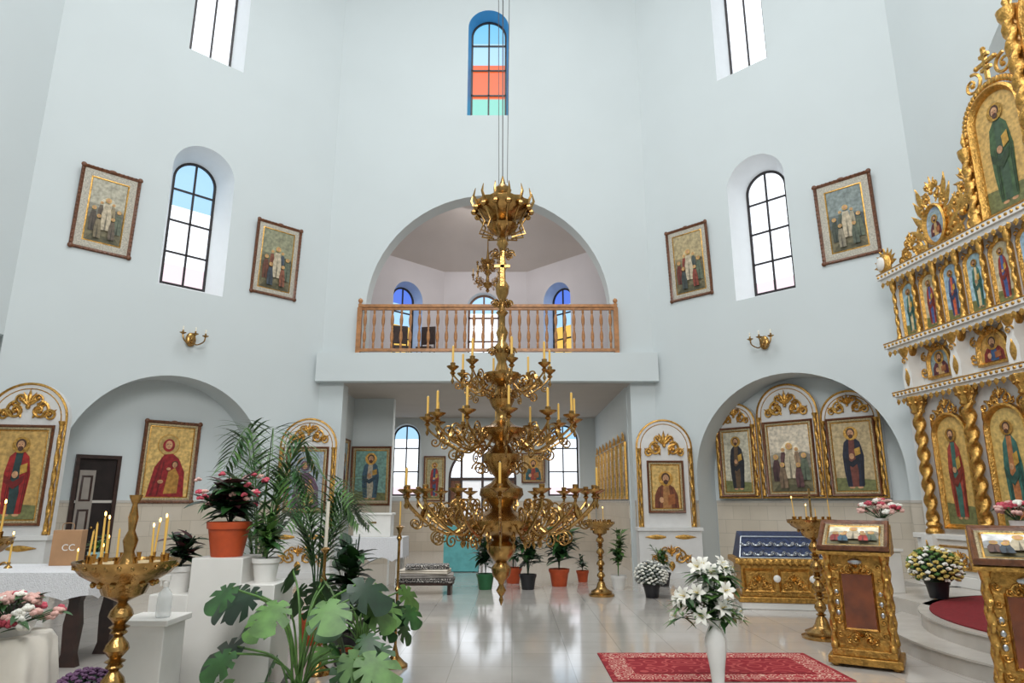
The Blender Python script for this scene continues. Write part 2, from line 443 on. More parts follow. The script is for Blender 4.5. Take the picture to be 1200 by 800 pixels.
m=M(WALL); m.b2(-4.7,-4.4,16.5,18.5,0,4.4); m.b2(-7.2,-3.3,18.5,18.8,0,4.4); m.b2(-7.2,-7,18.8,23,0,4.4); struct('wall_vestibule_west',m)
m=M(WALL)
m.prism([(-7.2,0),(3.2,0),(3.2,4.4),(-7.2,4.4)],[outline(.98,2.45,True,-3.63,1.75)(0),outline(1.1,2.45,True,1.75,1.75)(0),outline(2.3,3.5,True,-1.0,.02)(0)],0,.4)
struct('wall_vestibule_north',m,(0,23,0))
def loftwall(x0,y0,x1,y1,wins,name):
    L_=sqrt((x1-x0)**2+(y1-y0)**2); th=math.atan2(y1-y0,x1-x0)
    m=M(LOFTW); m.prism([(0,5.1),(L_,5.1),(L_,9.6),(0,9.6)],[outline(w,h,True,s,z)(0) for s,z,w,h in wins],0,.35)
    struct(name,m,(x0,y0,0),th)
loftwall(-5.3,18.5,-2.3,21.5,[(3*R2-1.03*R2,5.7,1.15,2.8)],'wall_loft_northwest')
loftwall(-2.3,21.5,.5,21.5,[(1.35,5.12,1.15,3.35)],'wall_loft_north')
loftwall(.5,21.5,3.5,18.5,[(.94*R2,5.7,1.15,2.8)],'wall_loft_northeast')
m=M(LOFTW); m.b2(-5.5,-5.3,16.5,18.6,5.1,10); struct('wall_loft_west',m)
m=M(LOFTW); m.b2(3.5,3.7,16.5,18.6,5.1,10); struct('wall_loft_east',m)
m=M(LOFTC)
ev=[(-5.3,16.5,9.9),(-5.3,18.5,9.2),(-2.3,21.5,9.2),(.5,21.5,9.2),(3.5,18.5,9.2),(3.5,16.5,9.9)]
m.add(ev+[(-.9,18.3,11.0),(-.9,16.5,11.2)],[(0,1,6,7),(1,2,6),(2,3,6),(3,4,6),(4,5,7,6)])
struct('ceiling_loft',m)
def wains(name,loc,rot,spans,y=-.02,h=1.6):
    m=M(WTILE)
    for a,b in spans:
        m.b2(a,b,y,y+.02,0,h); m.use(STEP); m.b2(a,b,y-.01,y+.02,h-.03,h+.02); m.use(WTILE)
    struct(name,m,loc,rot)
wains('baseboard_north',(0,16,0),0,[(-4.66,-4.1),(2.87,3.45)])
wains('baseboard_northwest',(-4.68,16,0),a45,[(-SL,nc-NR),(nc+NR,0)])
wains('baseboard_northeast',(3.47,16,0),-a45,[(0,nc2-NR2),(nc2+NR2,SR)])
wains('baseboard_niche_northwest',(-4.68,16,0),a45,[(nc-NR+.02,nc+NR-.02)],.78)
wains('baseboard_niche_northeast',(3.47,16,0),-a45,[(nc2-NR2+.02,nc2+NR2-.02)],.78)
wains('baseboard_vestibule_east',(2.85,23,0),-2*a45,[(0,6.4)])
wains('baseboard_vestibule_west',(0,18.5,0),0,[(-4.38,-3.3)])
wains('baseboard_vestibule_north',(0,23,0),0,[(-7,-2.17),(.17,2.8)])
wains('baseboard_east',(7.71,11.76,0),-2*a45,[(0.05,1.1)])

# ---------------- WINDOWS
wn=[0]
def window(loc,rot,w,h,inset=.2,d=.6,cols=2,rows=4,bands=None,fr=.045,mt=WALLW,zbands=None,fm=None):
    wn[0]+=1
    m=M(mt,True); of=outline(w,h,True)
    m.molding(of,[(0,0),(inset,d)])
    gw,gh=w-2*inset,h-2*inset
    m.T=Matrix.Translation((0,0,inset))
    f2=outline(gw,gh,True)
    m.use(fm or DFRAME,False); m.molding(f2,[(-.01,d+.02),(-.01,d-.03),(fr,d-.03),(fr,d+.02)])
    for c in range(1,cols): m.b2(-gw/2+gw*c/cols-fr/2,-gw/2+gw*c/cols+fr/2,d-.03,d,fr,gh-fr)
    for r in range(1,rows):
        z=gh*r/rows; b=band(gw,gh,z,z+.01,1); hw=b[0][0]; m.b2(-hw,hw,d-.03,d,z-fr/2,z+fr/2)
    bands=bands or [(0,.12,SKYP),(.12,.8,SKY),(.8,1,SKYB)]
    for a,b,mm in bands:
        m.use(mm); m.fill(band(gw,gh,a*gh,b*gh-.001,16),d+.01)
    return struct('window_%d'%wn[0],m,loc,rot,recalc=False)
x,y=LW(2.26); window((x,y,6.04),a45,1.35,3.4,rows=4,bands=[(0,.16,SKYP),(.16,.62,SKY),(.62,1,SKYB)])
x,y=LW(2.28); window((x,y,11.7),a45,1.27,3.4,.15,.5,cols=2,rows=1,bands=[(0,1,SKY)])
x,y=RW(2.07); window((x,y,6.0),-a45,1.35,3.35,rows=4,bands=[(0,.1,SKYP),(.1,1,SKY)])
x,y=RW(2.02); window((x,y,11.65),-a45,1.27,3.4,.15,.5,cols=2,rows=1,bands=[(0,1,SKY)])
window((-.65,16,11.7),0,1.12,3.3,.07,.42,cols=2,rows=4,bands=[(0,.22,ETEAL),(.22,.56,EORANGE),(.56,.78,SKYB),(.78,1,ELBLUE)],mt=mat('reveal_painted_glow',(80,160,212),.6,noise=.04))  # blue glow of the stained glass is painted into the reveal colour
window((-3.63,23,1.75),0,.98,2.45,.04,.15,rows=3)
window((1.75,23,1.75),0,1.1,2.45,.04,.15,rows=3)
BREV=mat('white_reveal_painted_glow',(172,196,232),.6,noise=.04)  # white loft reveals coloured pale blue to imitate glow from the glass
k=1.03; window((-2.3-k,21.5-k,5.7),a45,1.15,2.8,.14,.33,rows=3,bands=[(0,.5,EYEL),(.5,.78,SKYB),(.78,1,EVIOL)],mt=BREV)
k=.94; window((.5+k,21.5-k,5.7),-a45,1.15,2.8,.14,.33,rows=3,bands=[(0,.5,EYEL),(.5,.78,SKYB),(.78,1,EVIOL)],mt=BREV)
window((-.95,21.5,5.12),0,1.15,3.35,.05,.2,rows=4,fr=.06,fm=WOOD)
m=M(DWOOD); of=outline(2.3,3.5,True)
m.molding(of,[(0,.05),(0,-.02),(.08,-.02),(.08,.05)]); m.box((0,.1,2.34),(2.2,.06,.1))
for xx in(-.72,0,.72): m.b2(xx-.04,xx+.04,.06,.12,0,3.2 if xx else 3.4)
m.use(SKY); m.fill([(p[0],p[1]) for p in band(2.2,3.42,2.36,3.4)],.12); 
m.use(WOOD)
m.b2(-1.1,-.72,.1,.14,0,2.3); m.b2(.72,1.1,.1,.14,0,2.3)
m.use(mat('door_frosted_light',(226,228,232),.3,emit=.5,noise=.02)); m.b2(-.7,-.03,.11,.13,.5,2.25); m.b2(.03,.7,.11,.13,.5,2.25)
m.use(DWOOD); m.b2(-.7,.7,.1,.15,0,.5)
struct('door_1',m,(-1.0,23,0))
x,y=LW(3.04,-.78)
m=M(DWOOD); m.molding(outline(.8,2.5,False),[(0,.02),(0,-.05),(.07,-.05),(.07,.02)])
m.use(mat('painted_dark_opening',(34,26,24),.9,noise=.2)); m.fill([(-.33,0),(.33,0),(.33,2.43),(-.33,2.43)],-.0)  # flat dark sheet painted for the unlit gap behind the door
m.use(mat('door_panel_grey',(140,132,124),.5,noise=.06)); m.b2(-.3,-.02,-.02,0,.05,2.2); m.use(DWOOD)
for zz in(.25,.95,1.6): m.molding(outline(.2,.5,False,-.16,zz),[(0,-.021),(.02,-.03),(.04,-.021)])
m.use(BRASS); m.ball((.02,-.05,1.1),.03)
struct('door_2',m,(x,y,0),a45)

# ---------------- loft railing
rl=thing('balustrade','orange wooden balustrade with turned balusters on the choir loft','railing',(-.6,15.84,5.1))
m=M(OWOOD,True); m.b2(-3.2,3.2,-.06,.06,1.16,1.24); m.b2(-3.18,3.18,-.035,.035,1.1,1.16); part(rl,'top_rail',m,bevel=.01)
m=M(OWOOD); m.b2(-3.18,3.18,-.04,.04,.05,.12); part(rl,'bottom_rail',m)
bm_=M(OWOOD,True); bm_.lathe([(.03,.12),(.03,.25),(.018,.27),(.03,.3),(.045,.4),(.04,.5),(.018,.6),(.028,.63),(.018,.66),(.04,.76),(.045,.86),(.03,.97),(.018,1.0),(.03,1.02),(.03,1.1)],10)
bme=bm_.mesh('baluster')
for i in range(28):
    part(rl,'baluster',bme,loc=(-3.02+6.04*i/27,0,0))
pmh=M(OWOOD,True); pmh.box((0,0,.58),(.11,.11,1.16)); pmh.lathe([(.06,1.24),(.03,1.28),(.06,1.33),(.05,1.38),(.005,1.41)],12)
pme=pmh.mesh('post')
for xx in(-3.16,3.16): part(rl,'post',pme,loc=(xx,0,0))

def chair(loc,rot,label):
    c=thing('chair',label,'chair',loc,rot,'choir loft chairs')
    m=M(DWOOD); m.box((0,0,.45),(.42,.42,.05)); part(c,'seat',m)
    m=M(DWOOD); m.box((0,.19,.86),(.4,.04,.5)); m.box((-.18,.19,.55),(.04,.04,.2)); m.box((.18,.19,.55),(.04,.04,.2)); part(c,'backrest',m,bevel=.015)
    lm=M(DWOOD); lm.lathe([(.018,0),(.022,.43)],8); lme=lm.mesh('leg')
    for sx in(-.18,.18):
        for sy in(-.18,.18): part(c,'leg',lme,loc=(sx,sy,0))
    return c
c0=chair((-2.95,17.2,5.1),.3,'dark wooden chair on the choir loft floor')
dup(c0,(-2.3,17.3,5.1),-.2)

# ---------------- framed pictures on diagonal walls
def wallpic(pos,z,rot,w,h,kind,pal,label,name='framed_icon',**k):
    r=thing(name,label,'icon',(pos[0],pos[1],z),rot,tilt=radians(k.pop('tilt',4)))
    framed(r,w,h,kind,pal,z0=-h/2,**k); return r
S1=((150,146,130),(100,88,74),(150,136,106)); S2=((122,122,100),(130,80,60),(74,84,94)); S3=((150,136,104),(130,62,48),(78,86,82)); S4=((112,120,118),(84,92,78),(168,158,134))
wallpic(LW(3.53,.03),7.27,a45,1.08,1.74,'scene',S1,'large framed icon of a biblical scene in carved wood',b=.07,liner=.14,corner=True,tilt=3,lm=SLINER)
wallpic(LW(.97,.03),7.2,a45,1.12,1.8,'scene',S2,'framed icon of figures outdoors in carved brown frame',b=.07,liner=.1,corner=True,tilt=3,lm=SLINER)
wallpic(RW(.82,.03),7.2,-a45,1.12,1.8,'scene',S3,'framed icon of a seated group in carved brown frame',b=.07,liner=.1,corner=True,tilt=3,lm=SLINER)
wallpic(RW(3.37,.03),7.2,-a45,1.12,1.74,'scene',S4,'large framed icon with silvery border in carved wood',b=.07,liner=.14,corner=True,tilt=3,lm=SLINER)
wallpic(LW(2.11,-.77),2.42,a45,1.14,1.72,'mother',((206,172,104),(138,32,36),(170,124,58)),'framed mother and child icon in red robe',b=.07,liner=.05,corner=True,tilt=2)
wallpic((-3.85,18.48),2.28,0,1.1,1.58,'saint',((120,160,150),(60,90,110),(180,170,150)),'framed icon of a standing figure in blue green tones',b=.06,liner=.05,tilt=1)
wallpic((-4.38,17.5),2.4,2*a45,.9,1.6,'bust',PAL[4],'dark framed icon on the vestibule side wall',b=.05,liner=.04,tilt=1)
wallpic((-2.62,22.96),2.35,0,.74,1.5,'saint',PAL[2],'narrow framed saint icon between vestibule windows',b=.05,liner=.04,tilt=1)
wallpic((.72,22.96),2.7,0,.8,1.0,'bust',PAL[1],'small framed icon beside the entrance door',b=.05,liner=.04,tilt=1)
r0=thing('framed_icon','narrow gilt framed saint icon in a row','icon',(2.83,16.95,1.65),-2*a45,'icons along the vestibule wall')
framed(r0,.6,1.4,'saint',((226,222,212),(120,60,50),(70,80,110)),b=.04,fm=GOLD,liner=.03)
m=M(GOLD,True); crest(m,0,1.4,.4,.26,-.02,.012); part(r0,'crest',m)
for i in range(1,8): dup(r0,(2.83,16.95+i*.74,1.65))
def sconce(pos,z,rot):
    s=thing('wall_sconce','brass two armed wall sconce with candle bulbs','wall lamp',(pos[0],pos[1],z),rot,'brass wall sconces')
    m=M(BRASS,True); m.ball((0,-.02,0),.11,(1,.4,1.4),12,8); m.ball((0,-.05,0),.04)
    part(s,'backplate',m)
    for sx in(-1,0,1):
        m=M(BRASS,True); m.tube(cr([(0,-.04,0),(sx*.08,-.14,-.12),(sx*.2,-.2,-.05),(sx*.23,-.2 if sx else -.26,.06)],5),.015)
        m.lathe([(.01,.05),(.06,.08),(.07,.09),(.015,.095),(.02,.14)],12,(sx*.23,-.2 if sx else -.26,0)); part(s,'arm',m)
        m=M(WCAND,True); m.lathe([(.014,.12),(.014,.18)],10,(sx*.23,-.2 if sx else -.26,0)); m.ball((sx*.23,-.2 if sx else -.26,.2),.018,(1,1,1.7),8,6); part(s,'candle_bulb',m)
sconce(LW(2.19,.01),4.95,a45); sconce(RW(2.0,.01),4.93,-a45)

# ---------------- kiots
def kiot(name,label,loc,rot,w,h,iw,ih,iz,kind,pal,base=True,cols=True,z00=0,group=None,cat='icon shrine',depth=.14):
    r=thing(name,label,cat,loc,rot,group)
    m=M(PLAST,False); of=outline(w,h,True,0,z00); m.prism(of(0),(),-depth,0)
    if base: m.b2(-w/2-.04,w/2+.04,-depth-.2,0,z00,z00+.98); m.b2(-w/2-.07,w/2+.07,-depth-.24,0,z00+.98,z00+1.05); m.b2(-w/2-.07,w/2+.07,-depth-.24,0,z00,z00+.12)
    part(r,'backboard',m)
    m=M(GOLD,True); m.molding(of,[(.0,-depth),(.008,-depth-.02),(.03,-depth-.025),(.045,-depth)])
    m.molding(of,[(.1,-depth),(.108,-depth-.012),(.12,-depth)])
    part(r,'gilt_molding',m)
    m=M(GOLD,True)
    top=h+z00-(iz+ih)
    crest(m,0,iz+ih+.05,w*.72,min(top*.78,.62),-depth-.01)
    part(r,'gilt_crest',m)
    if base:
        m=M(GOLD,True)
        crest(m,0,z00+.3,w*.7,.4,-depth-.21)
        for s in(-1,1): petal(m,s*.1,z00+.85,0 if s>0 else pi,w*.36,.1,-depth-.205); spiral(m,s*w*.38,z00+.3,.09,1.3,0,s,.014,-depth-.2)
        petal(m,0,z00+.35,-pi/2,.2,.14,-depth-.21)
        part(r,'gilt_base_ornament',m)
    if cols:
        cm=M(GOLD,True); zt=z00+h-w/2-.02; zb=z00+(1.06 if base else .06)
        cm.twist(0,0,zb+.08,zt-.08,.03,.25,(zt-zb)*3.2,2,10,60); cm.lathe([(.045,zb),(.045,zb+.03),(.03,zb+.08)],12); cm.lathe([(.03,zt-.08),(.05,zt-.03),(.055,zt)],12)
        cme=cm.mesh('column')
        for s in(-1,1): part(r,'column',cme,loc=(s*(w/2-.07),-depth-.04,0))
    sub=thing('icon_panel','x','x',(0,-depth,iz))
    del sub['label']; del sub['category']; sub.parent=r
    framed(sub,iw,ih,kind,pal,b=.05,liner=.04)
    return r
kiot('icon_shrine','white arched shrine with gilt ornament and framed icon',(3.43,15.32,0),0,1.28,3.42,.82,1.14,1.35,'bust',((200,166,100),(112,60,38),(160,112,66)))
kiot('icon_shrine','white arched shrine with gilt crest behind houseplants',(-4.6,15.32,0),0,1.3,3.45,.95,1.45,1.35,'mother',((150,160,170),(96,70,90),(190,150,90)))
kiot('icon_shrine','tall white arched shrine with red robed saint icon',(-8.4,11.62,0),radians(10),1.3,3.62,.94,1.68,1.2,'saint',((188,152,88),(150,34,32),(40,60,60)))
def nichepos(t): return RW(t,-.77)
kiot('niche_icon','gilt and white arched icon of a dark robed saint',nichepos(1.18)+(1.66,),-a45,1.0,2.14,.82,1.54,.04,'saint',((186,180,160),(40,40,46),(90,70,50)),base=False,cols=True,group='icons in the alcove')
kiot('niche_icon','larger gilt and white arched icon of reposing figure',nichepos(2.03)+(1.66,),-a45,1.36,2.45,1.08,1.6,.04,'scene',((176,166,148),(90,60,60),(150,124,98)),base=False,cols=True,group='icons in the alcove')
kiot('niche_icon','gilt and white arched icon of a saint in black',nichepos(2.93)+(1.66,),-a45,1.16,2.16,.94,1.56,.04,'saint',((180,160,122),(34,36,52),(110,60,50)),base=False,cols=True,group='icons in the alcove')

# ---------------- ICONOSTASIS
TH=radians(-83.7)
ico=thing('iconostasis','tall white and gilded carved icon screen with many icons','icon screen',(6.88,11.45,.34),TH)
O=-.34
def Z(z): return z+O
LEN=5.2
m=M(PLAST); m.b2(-.05,LEN,.02,.3,Z(.34),Z(5.55))
m.prism([(.7,Z(5.5)),(LEN,Z(5.5)),(LEN,Z(8.6)),(3.9,Z(8.6)),(3.1,Z(7.6)),(2.1,Z(6.6)),(1.6,Z(6.1)),(.7,Z(5.8))],(),.1,.2)
part(ico,'backing_screen',m)
m=M(WHITE); m.b2(-.1,LEN,-.22,.1,Z(.34),Z(.5)); m.b2(-.06,LEN,-.16,.1,Z(.5),Z(1.02)); m.b2(-.1,LEN,-.2,.1,Z(1.02),Z(1.1)); part(ico,'plinth',m,bevel=.01)
colX=[.3,1.38,2.44,3.5,4.56]
m=M(GOLD,True)
for i in range(4):
    xc=(colX[i]+colX[i+1])/2; m.molding(outline(.8,.36,False,xc,Z(.58)),[(0,-.16),(.01,-.19),(.04,-.16)]); crest(m,xc,Z(.6),.6,.28,-.17)
part(ico,'plinth_ornament',m)
for zc,dd,hh in((3.3,.16,.14),(4.15,.2,.16),(5.42,.16,.18)):
    m=M(WHITE); m.b2(-.1,LEN,-dd,.1,Z(zc),Z(zc+hh*.45)); m.b2(-.13,LEN,-dd-.05,.1,Z(zc+hh*.45),Z(zc+hh))
    m.use(GOLD,True)
    n=int(LEN/.1)
    for i in range(n): m.ball((-.08+LEN*i/n,-dd-.05,Z(zc+hh*.7)),.026,(1.2,.8,1),6,4)
    n=int(LEN/.13)
    for i in range(n): petal(m,-.05+LEN*i/n,Z(zc+.02),-pi/2,.1,.1,-dd)
    m.tube([(-.12,-dd-.05,Z(zc+hh)),(LEN,-dd-.05,Z(zc+hh))],.012,6)
    part(ico,'cornice',m,recalc=True)
cm=M(GOLD,True); cm.twist(0,0,1.28+O,3.05+O,.08,.26,7,2,16,110)
cm.lathe([(.13,Z(1.1)),(.13,Z(1.15)),(.09,Z(1.19)),(.12,Z(1.23)),(.09,Z(1.28))],16)
cm.lathe([(.08,Z(3.03)),(.1,Z(3.06)),(.085,Z(3.1)),(.13,Z(3.2)),(.15,Z(3.28)),(.15,Z(3.31))],16,flute=.08)
for k in range(8):
    a=k*pi/4; cm.ball((.12*cos(a),.12*sin(a),Z(3.2)),.035,seg=6,rings=4)
cme=cm.mesh('twisted_column')
for xc in colX: part(ico,'twisted_column',cme,loc=(xc,-.1,0))
pm2=M(WHITE); pm2.box((0,-.12,Z(.72)),(.26,.24,.72)); pm2.use(GOLD,True); petal(pm2,0,Z(.5),pi/2,.5,.14,-.245); pme2=pm2.mesh('column_pedestal')
for xc in colX: part(ico,'column_pedestal',pme2,loc=(xc,-.02,0))
pals=[((198,162,92),(154,62,48),(60,100,90)),((198,168,100),(56,104,94),(172,110,66)),((196,158,84),(144,38,38),(60,70,120)),((190,148,80),(50,70,120),(160,60,50))]
for i in range(4):
    xc=(colX[i]+colX[i+1])/2
    m=M(GOLD,True); of=outline(.74,1.8,True,xc,Z(1.18)); m.molding(of,[(0,.02),(0,-.06),(.03,-.07),(.06,-.03),(.07,-.0)])
    part(ico,'icon_frame',m)
    m=M(); painting(m,.6,1.66,'saint',pals[i],True,xc,Z(1.25),-.005); part(ico,'icon_painting',m,recalc=False)
    m=M(GOLD,True); crest(m,xc,Z(2.93),.5,.3,-.03,.014)
    for s in(-1,1):
        spiral(m,xc+s*.33,Z(2.95),.1,1.4,pi/2,s,.016,0); petal(m,xc+s*.38,Z(2.7),pi/2,.3,.09,0)
    part(ico,'icon_ornament',m)
    w_=.52 if i%2==0 else .56
    m=M(GOLD,True); of=outline(w_,.52,True,xc,Z(3.55)); m.molding(of,[(0,.02),(0,-.05),(.03,-.06),(.06,-.01)])
    for s in(-1,1):
        spiral(m,xc+s*.36,Z(3.7),.1,1.4,0 if s<0 else pi,s,.016,0); spiral(m,xc+s*.33,Z(3.95),.08,1.3,pi/2,-s,.014,0)
        petal(m,xc+s*.12,Z(4.02),pi/2-s*.9,.26,.08,-.02)
    crest(m,xc,Z(3.98),.34,.16,-.04,.01)
    part(ico,'scroll_ornament',m)
    m=M(); painting(m,w_-.12,.4,'bust',PAL[(i*2+4)%6],True,xc,Z(3.61),-.005); part(ico,'icon_painting',m,recalc=False)
cm=M(WHITE,False); cm.prism([(-.1,Z(3.46)),(.1,Z(3.46)),(.11,Z(3.7)),(.06,Z(3.85)),(.12,Z(4.14)),(-.12,Z(4.14)),(-.06,Z(3.85)),(-.11,Z(3.7))],(),-.2,.02)
cm.use(GOLD,True); petal(cm,0,Z(3.5),pi/2,.3,.12,-.2); cm.lathe([(.1,4.0+O),(.13,4.06+O),(.15,4.14+O)],12,(0,-.12,0)); spiral(cm,0,Z(3.93),.07,1.3,0,1,.012,-.21)
cme=cm.mesh('console')
for xc in colX: part(ico,'console',cme,loc=(xc,0,0))
cm=M(GOLD,True); cm.twist(0,0,4.42+O,5.22+O,.03,.25,4,2,10,50); cm.lathe([(.05,4.31+O),(.05,4.38+O),(.03,4.43+O)],10); cm.lathe([(.03,5.2+O),(.055,5.28+O),(.06,5.42+O)],10)
cme=cm.mesh('small_column')
for i in range(11): part(ico,'small_column',cme,loc=(.12+.49*i,-.1,0))
for i in range(10):
    xc=.365+.49*i
    m=M(GOLD,True); of=outline(.4,.98,True,xc,Z(4.36)); m.molding(of,[(0,.02),(0,-.04),(.02,-.05),(.045,-.005)])
    for s in(-1,1): spiral(m,xc+s*.17,Z(5.3),.06,1.2,pi/2,s,.011,-.02)
    petal(m,xc,Z(5.28),pi/2,.14,.1,-.05)
    part(ico,'icon_frame',m)
    m=M(); painting(m,.32,.9,'saint',[((160,190,200),(60,110,100),(200,180,140)),((190,180,150),(150,60,50),(70,90,140)),((150,180,200),(70,80,120),(190,90,60))][i%3],True,xc,Z(4.4),-.005); part(ico,'icon_painting',m,recalc=False)
m=M(GOLD,True); m.molding(lambda i:[(1.22+(.26-i)*cos(2*pi*k/24),Z(6.05)+(.36-i)*sin(2*pi*k/24)) for k in range(24)],[(0,.1),(0,-.06),(.03,-.08),(.07,0)])
for s in(-1,1):
    for zz,rr in((5.78,.18),(6.1,.15),(6.38,.12)): spiral(m,1.22+s*(.44-.3*(zz-5.75)),Z(zz),rr,1.5,pi/2,s,.024,0)
    for zz,rr in((5.78,.13),(6.05,.1)): spiral(m,1.22+s*(.72-.3*(zz-5.75)),Z(zz),rr,1.5,0,-s,.02,0)
    for k in range(5): petal(m,1.22+s*.24,Z(5.7+.18*k),pi/2-s*(1.1-.22*k),.42,.12,-.02)
crest(m,1.22,Z(6.36),.6,.55,0,.022)
crest(m,1.8,Z(5.62),.9,.85,0,.026); crest(m,.6,Z(5.62),.7,.55,0,.022)
crest(m,1.95,Z(6.2),.5,.6,0,.022)
part(ico,'pierced_crest',m)
m=M(); m.use(pm(150,170,190)); m.fill([(1.22+.21*cos(2*pi*k/24),Z(6.05)+.3*sin(2*pi*k/24)) for k in range(24)],-.02)
painting(m,.28,.42,'bust',PAL[4],False,1.22,Z(5.86),-.024); part(ico,'medallion_painting',m,recalc=False)
m=M(GOLD,True)
for k in range(9): a=pi*(k)/8; petal(m,.02,Z(5.78),a,.3,.12,-.1)
m.ball((.02,-.12,Z(5.78)),.17,(1,.5,1.2)); m.use(WHITE); m.ball((.02,-.2,Z(5.78)),.1,(1,.5,1.3)); part(ico,'shell_finial',m)
m=M(GOLD,True); of=outline(.95,2.0,True,2.66,Z(5.62)); m.molding(of,[(0,.1),(0,-.08),(.04,-.1),(.1,-.03),(.1,0)])
for k in range(26):
    a=pi*k/25; m.ball((2.66+.54*cos(a),-.04,Z(7.145)+.54*sin(a)),.055,(1,.8,1),6,4)
for s in(-1,1):
    for k in range(14): m.ball((2.66+s*.54,-.04,Z(5.7+.11*k)),.05,(1,.8,1.2),6,4)
    spiral(m,2.66+s*.3,Z(7.85),.18,1.4,pi/2,s,.026,0)
part(ico,'upper_icon_frame',m)
m=M(); painting(m,.76,1.82,'saint',((196,160,94),(66,90,58),(60,80,60)),True,2.66,Z(5.7),-.01); part(ico,'icon_painting',m,recalc=False)
m=M(GOLD,False)
for zc,wz in((8.05,.34),(7.95,.18),(8.17,.16)): m.box((2.66,-.02,Z(zc)),(wz,.05,.05))
m.box((2.66,-.02,Z(8.02)),(.05,.05,.5)); m.use(GOLD,True)
for p in((-.17,8.05),(.17,8.05),(0,8.28)): m.ball((2.66+p[0],-.02,Z(p[1])),.04)
part(ico,'cross',m)
for xc,z0,z1,rr in((3.22,5.62,8.5,.1),(2.08,5.62,6.9,.07)):
    m=M(GOLD,True); m.twist(xc,-.06,Z(z0+.2),Z(z1-.2),rr,.28,(z1-z0)*3,2,14,100); m.lathe([(rr*1.5,Z(z0)),(rr*1.5,Z(z0+.1)),(rr,Z(z0+.2))],14,(xc,-.06,0))
    m.lathe([(rr,Z(z1-.2)),(rr*1.5,Z(z1-.1)),(rr*1.6,Z(z1)),(rr*.4,Z(z1+.05)),(rr*.7,Z(z1+.15)),(.005,Z(z1+.3))],14,(xc,-.06,0)); part(ico,'twisted_column',m)
m=M(GOLD,True); of=outline(1.3,3.2,True,4.0,Z(5.62)); m.molding(of,[(0,.1),(0,-.1),(.06,-.13),(.14,-.03),(.14,0)])
for s in(-1,1):
    spiral(m,4+s*.5,Z(8.75),.22,1.4,pi/2,s,.03,0)
part(ico,'upper_icon_frame',m)
m=M(); painting(m,1.02,3.0,'saint',((200,160,90),(150,50,50),(60,80,130)),True,4.0,Z(5.7),-.01); part(ico,'icon_painting',m,recalc=False)

# ---------------- platform, rugs
m=M(STEP,True)
def disc(m,c,r,z0,z1,n=64): m.lathe([(r,z0),(r,z1-.03),(r+.02,z1-.02),(r+.02,z1)],n,(c[0],c[1],0))
disc(m,(7.1,7.3),2.87,0,.17); disc(m,(7.1,7.3),2.52,.16,.34)
m.b2(5.2,7.7,3.0,10.7,0,.34); m.b2(6.4,7.7,10.6,11.7,0,.34)
struct('floor_platform',m)
m=M(RED)
pc=[(7.1+2.42*cos(radians(a)),7.3+2.42*sin(radians(a))) for a in range(102,259,4)]
n=len(pc); m.add([(p[0],p[1],.342) for p in pc]+[(p[0],p[1],.354) for p in pc],[tuple(range(n)),tuple(range(n,2*n))[::-1]]+[(i,(i+1)%n,n+(i+1)%n,n+i) for i in range(n)])
r=part(None,'carpet',m); r['label']='plain deep red carpet on the curved marble platform'; r['category']='carpet'
m=M(RUG); m.b2(.92,3.14,6.62,7.77,.001,.012)
m.use(RUGB)
for a,b,c,d in((.97,3.09,6.66,6.84),(.97,3.09,7.55,7.73),(.97,1.17,6.84,7.55),(2.89,3.09,6.84,7.55)): m.b2(a,b,c,d,.012,.0135)
m.use(RED)
for a,b,c,d in((1.21,2.85,6.88,6.91),(1.21,2.85,7.48,7.51)): m.b2(a,b,c,d,.012,.014)
r=part(None,'rug',m); r['label']='red oriental rug with cream floral border on marble floor'; r['category']='rug'

# ---------------- CHANDELIER
CX,CY,ZB=-.1,6.5,.66
ch=thing('chandelier','huge tiered brass chandelier with curled arms and yellow candles','chandelier',(CX,CY,ZB))
def zz(l): return [(r,z-ZB) for r,z in l]
m=M(BRASS,True)
m.lathe(zz([(.003,.67),(.02,.72),(.012,.75),(.045,.8),(.02,.85),(.03,.88),(.075,.93),(.09,1.0),(.05,1.05),(.09,1.09),(.125,1.14),(.13,1.2),(.07,1.25),(.16,1.28),(.3,1.32),(.36,1.38),(.365,1.43),(.31,1.46),(.15,1.5),(.09,1.55),(.15,1.6),(.2,1.66),(.19,1.72),(.1,1.77),(.06,1.82),(.11,1.88),(.16,1.96),(.17,2.04),(.1,2.1),(.06,2.14),(.14,2.18),(.25,2.24),(.27,2.28),(.12,2.32),(.06,2.38),(.05,2.45),(.09,2.5),(.12,2.57),(.07,2.64),(.05,2.7),(.14,2.75),(.18,2.8),(.18,2.83),(.07,2.86),(.04,2.95),(.07,3.02),(.08,3.1),(.035,3.16),(.06,3.25),(.03,3.32),(.03,3.42),(.06,3.46),(.03,3.5),(.035,3.6),(.06,3.66),(.07,3.74),(.035,3.8),(.03,3.9),(.05,3.96),(.03,4.02),(.03,4.14),(.06,4.2),(.04,4.26),(.03,4.3)]),28,flute=.05,fn=12)
part(ch,'body',m)
m=M(BRASS,True)
m.lathe(zz([(.02,4.28),(.12,4.33),(.16,4.4),(.1,4.45),(.2,4.5),(.29,4.58),(.3,4.64),(.27,4.64),(.2,4.56),(.03,4.56),(.03,4.72),(.08,4.76),(.09,4.82),(.03,4.88),(.005,4.98)]),28,flute=.05,fn=14)
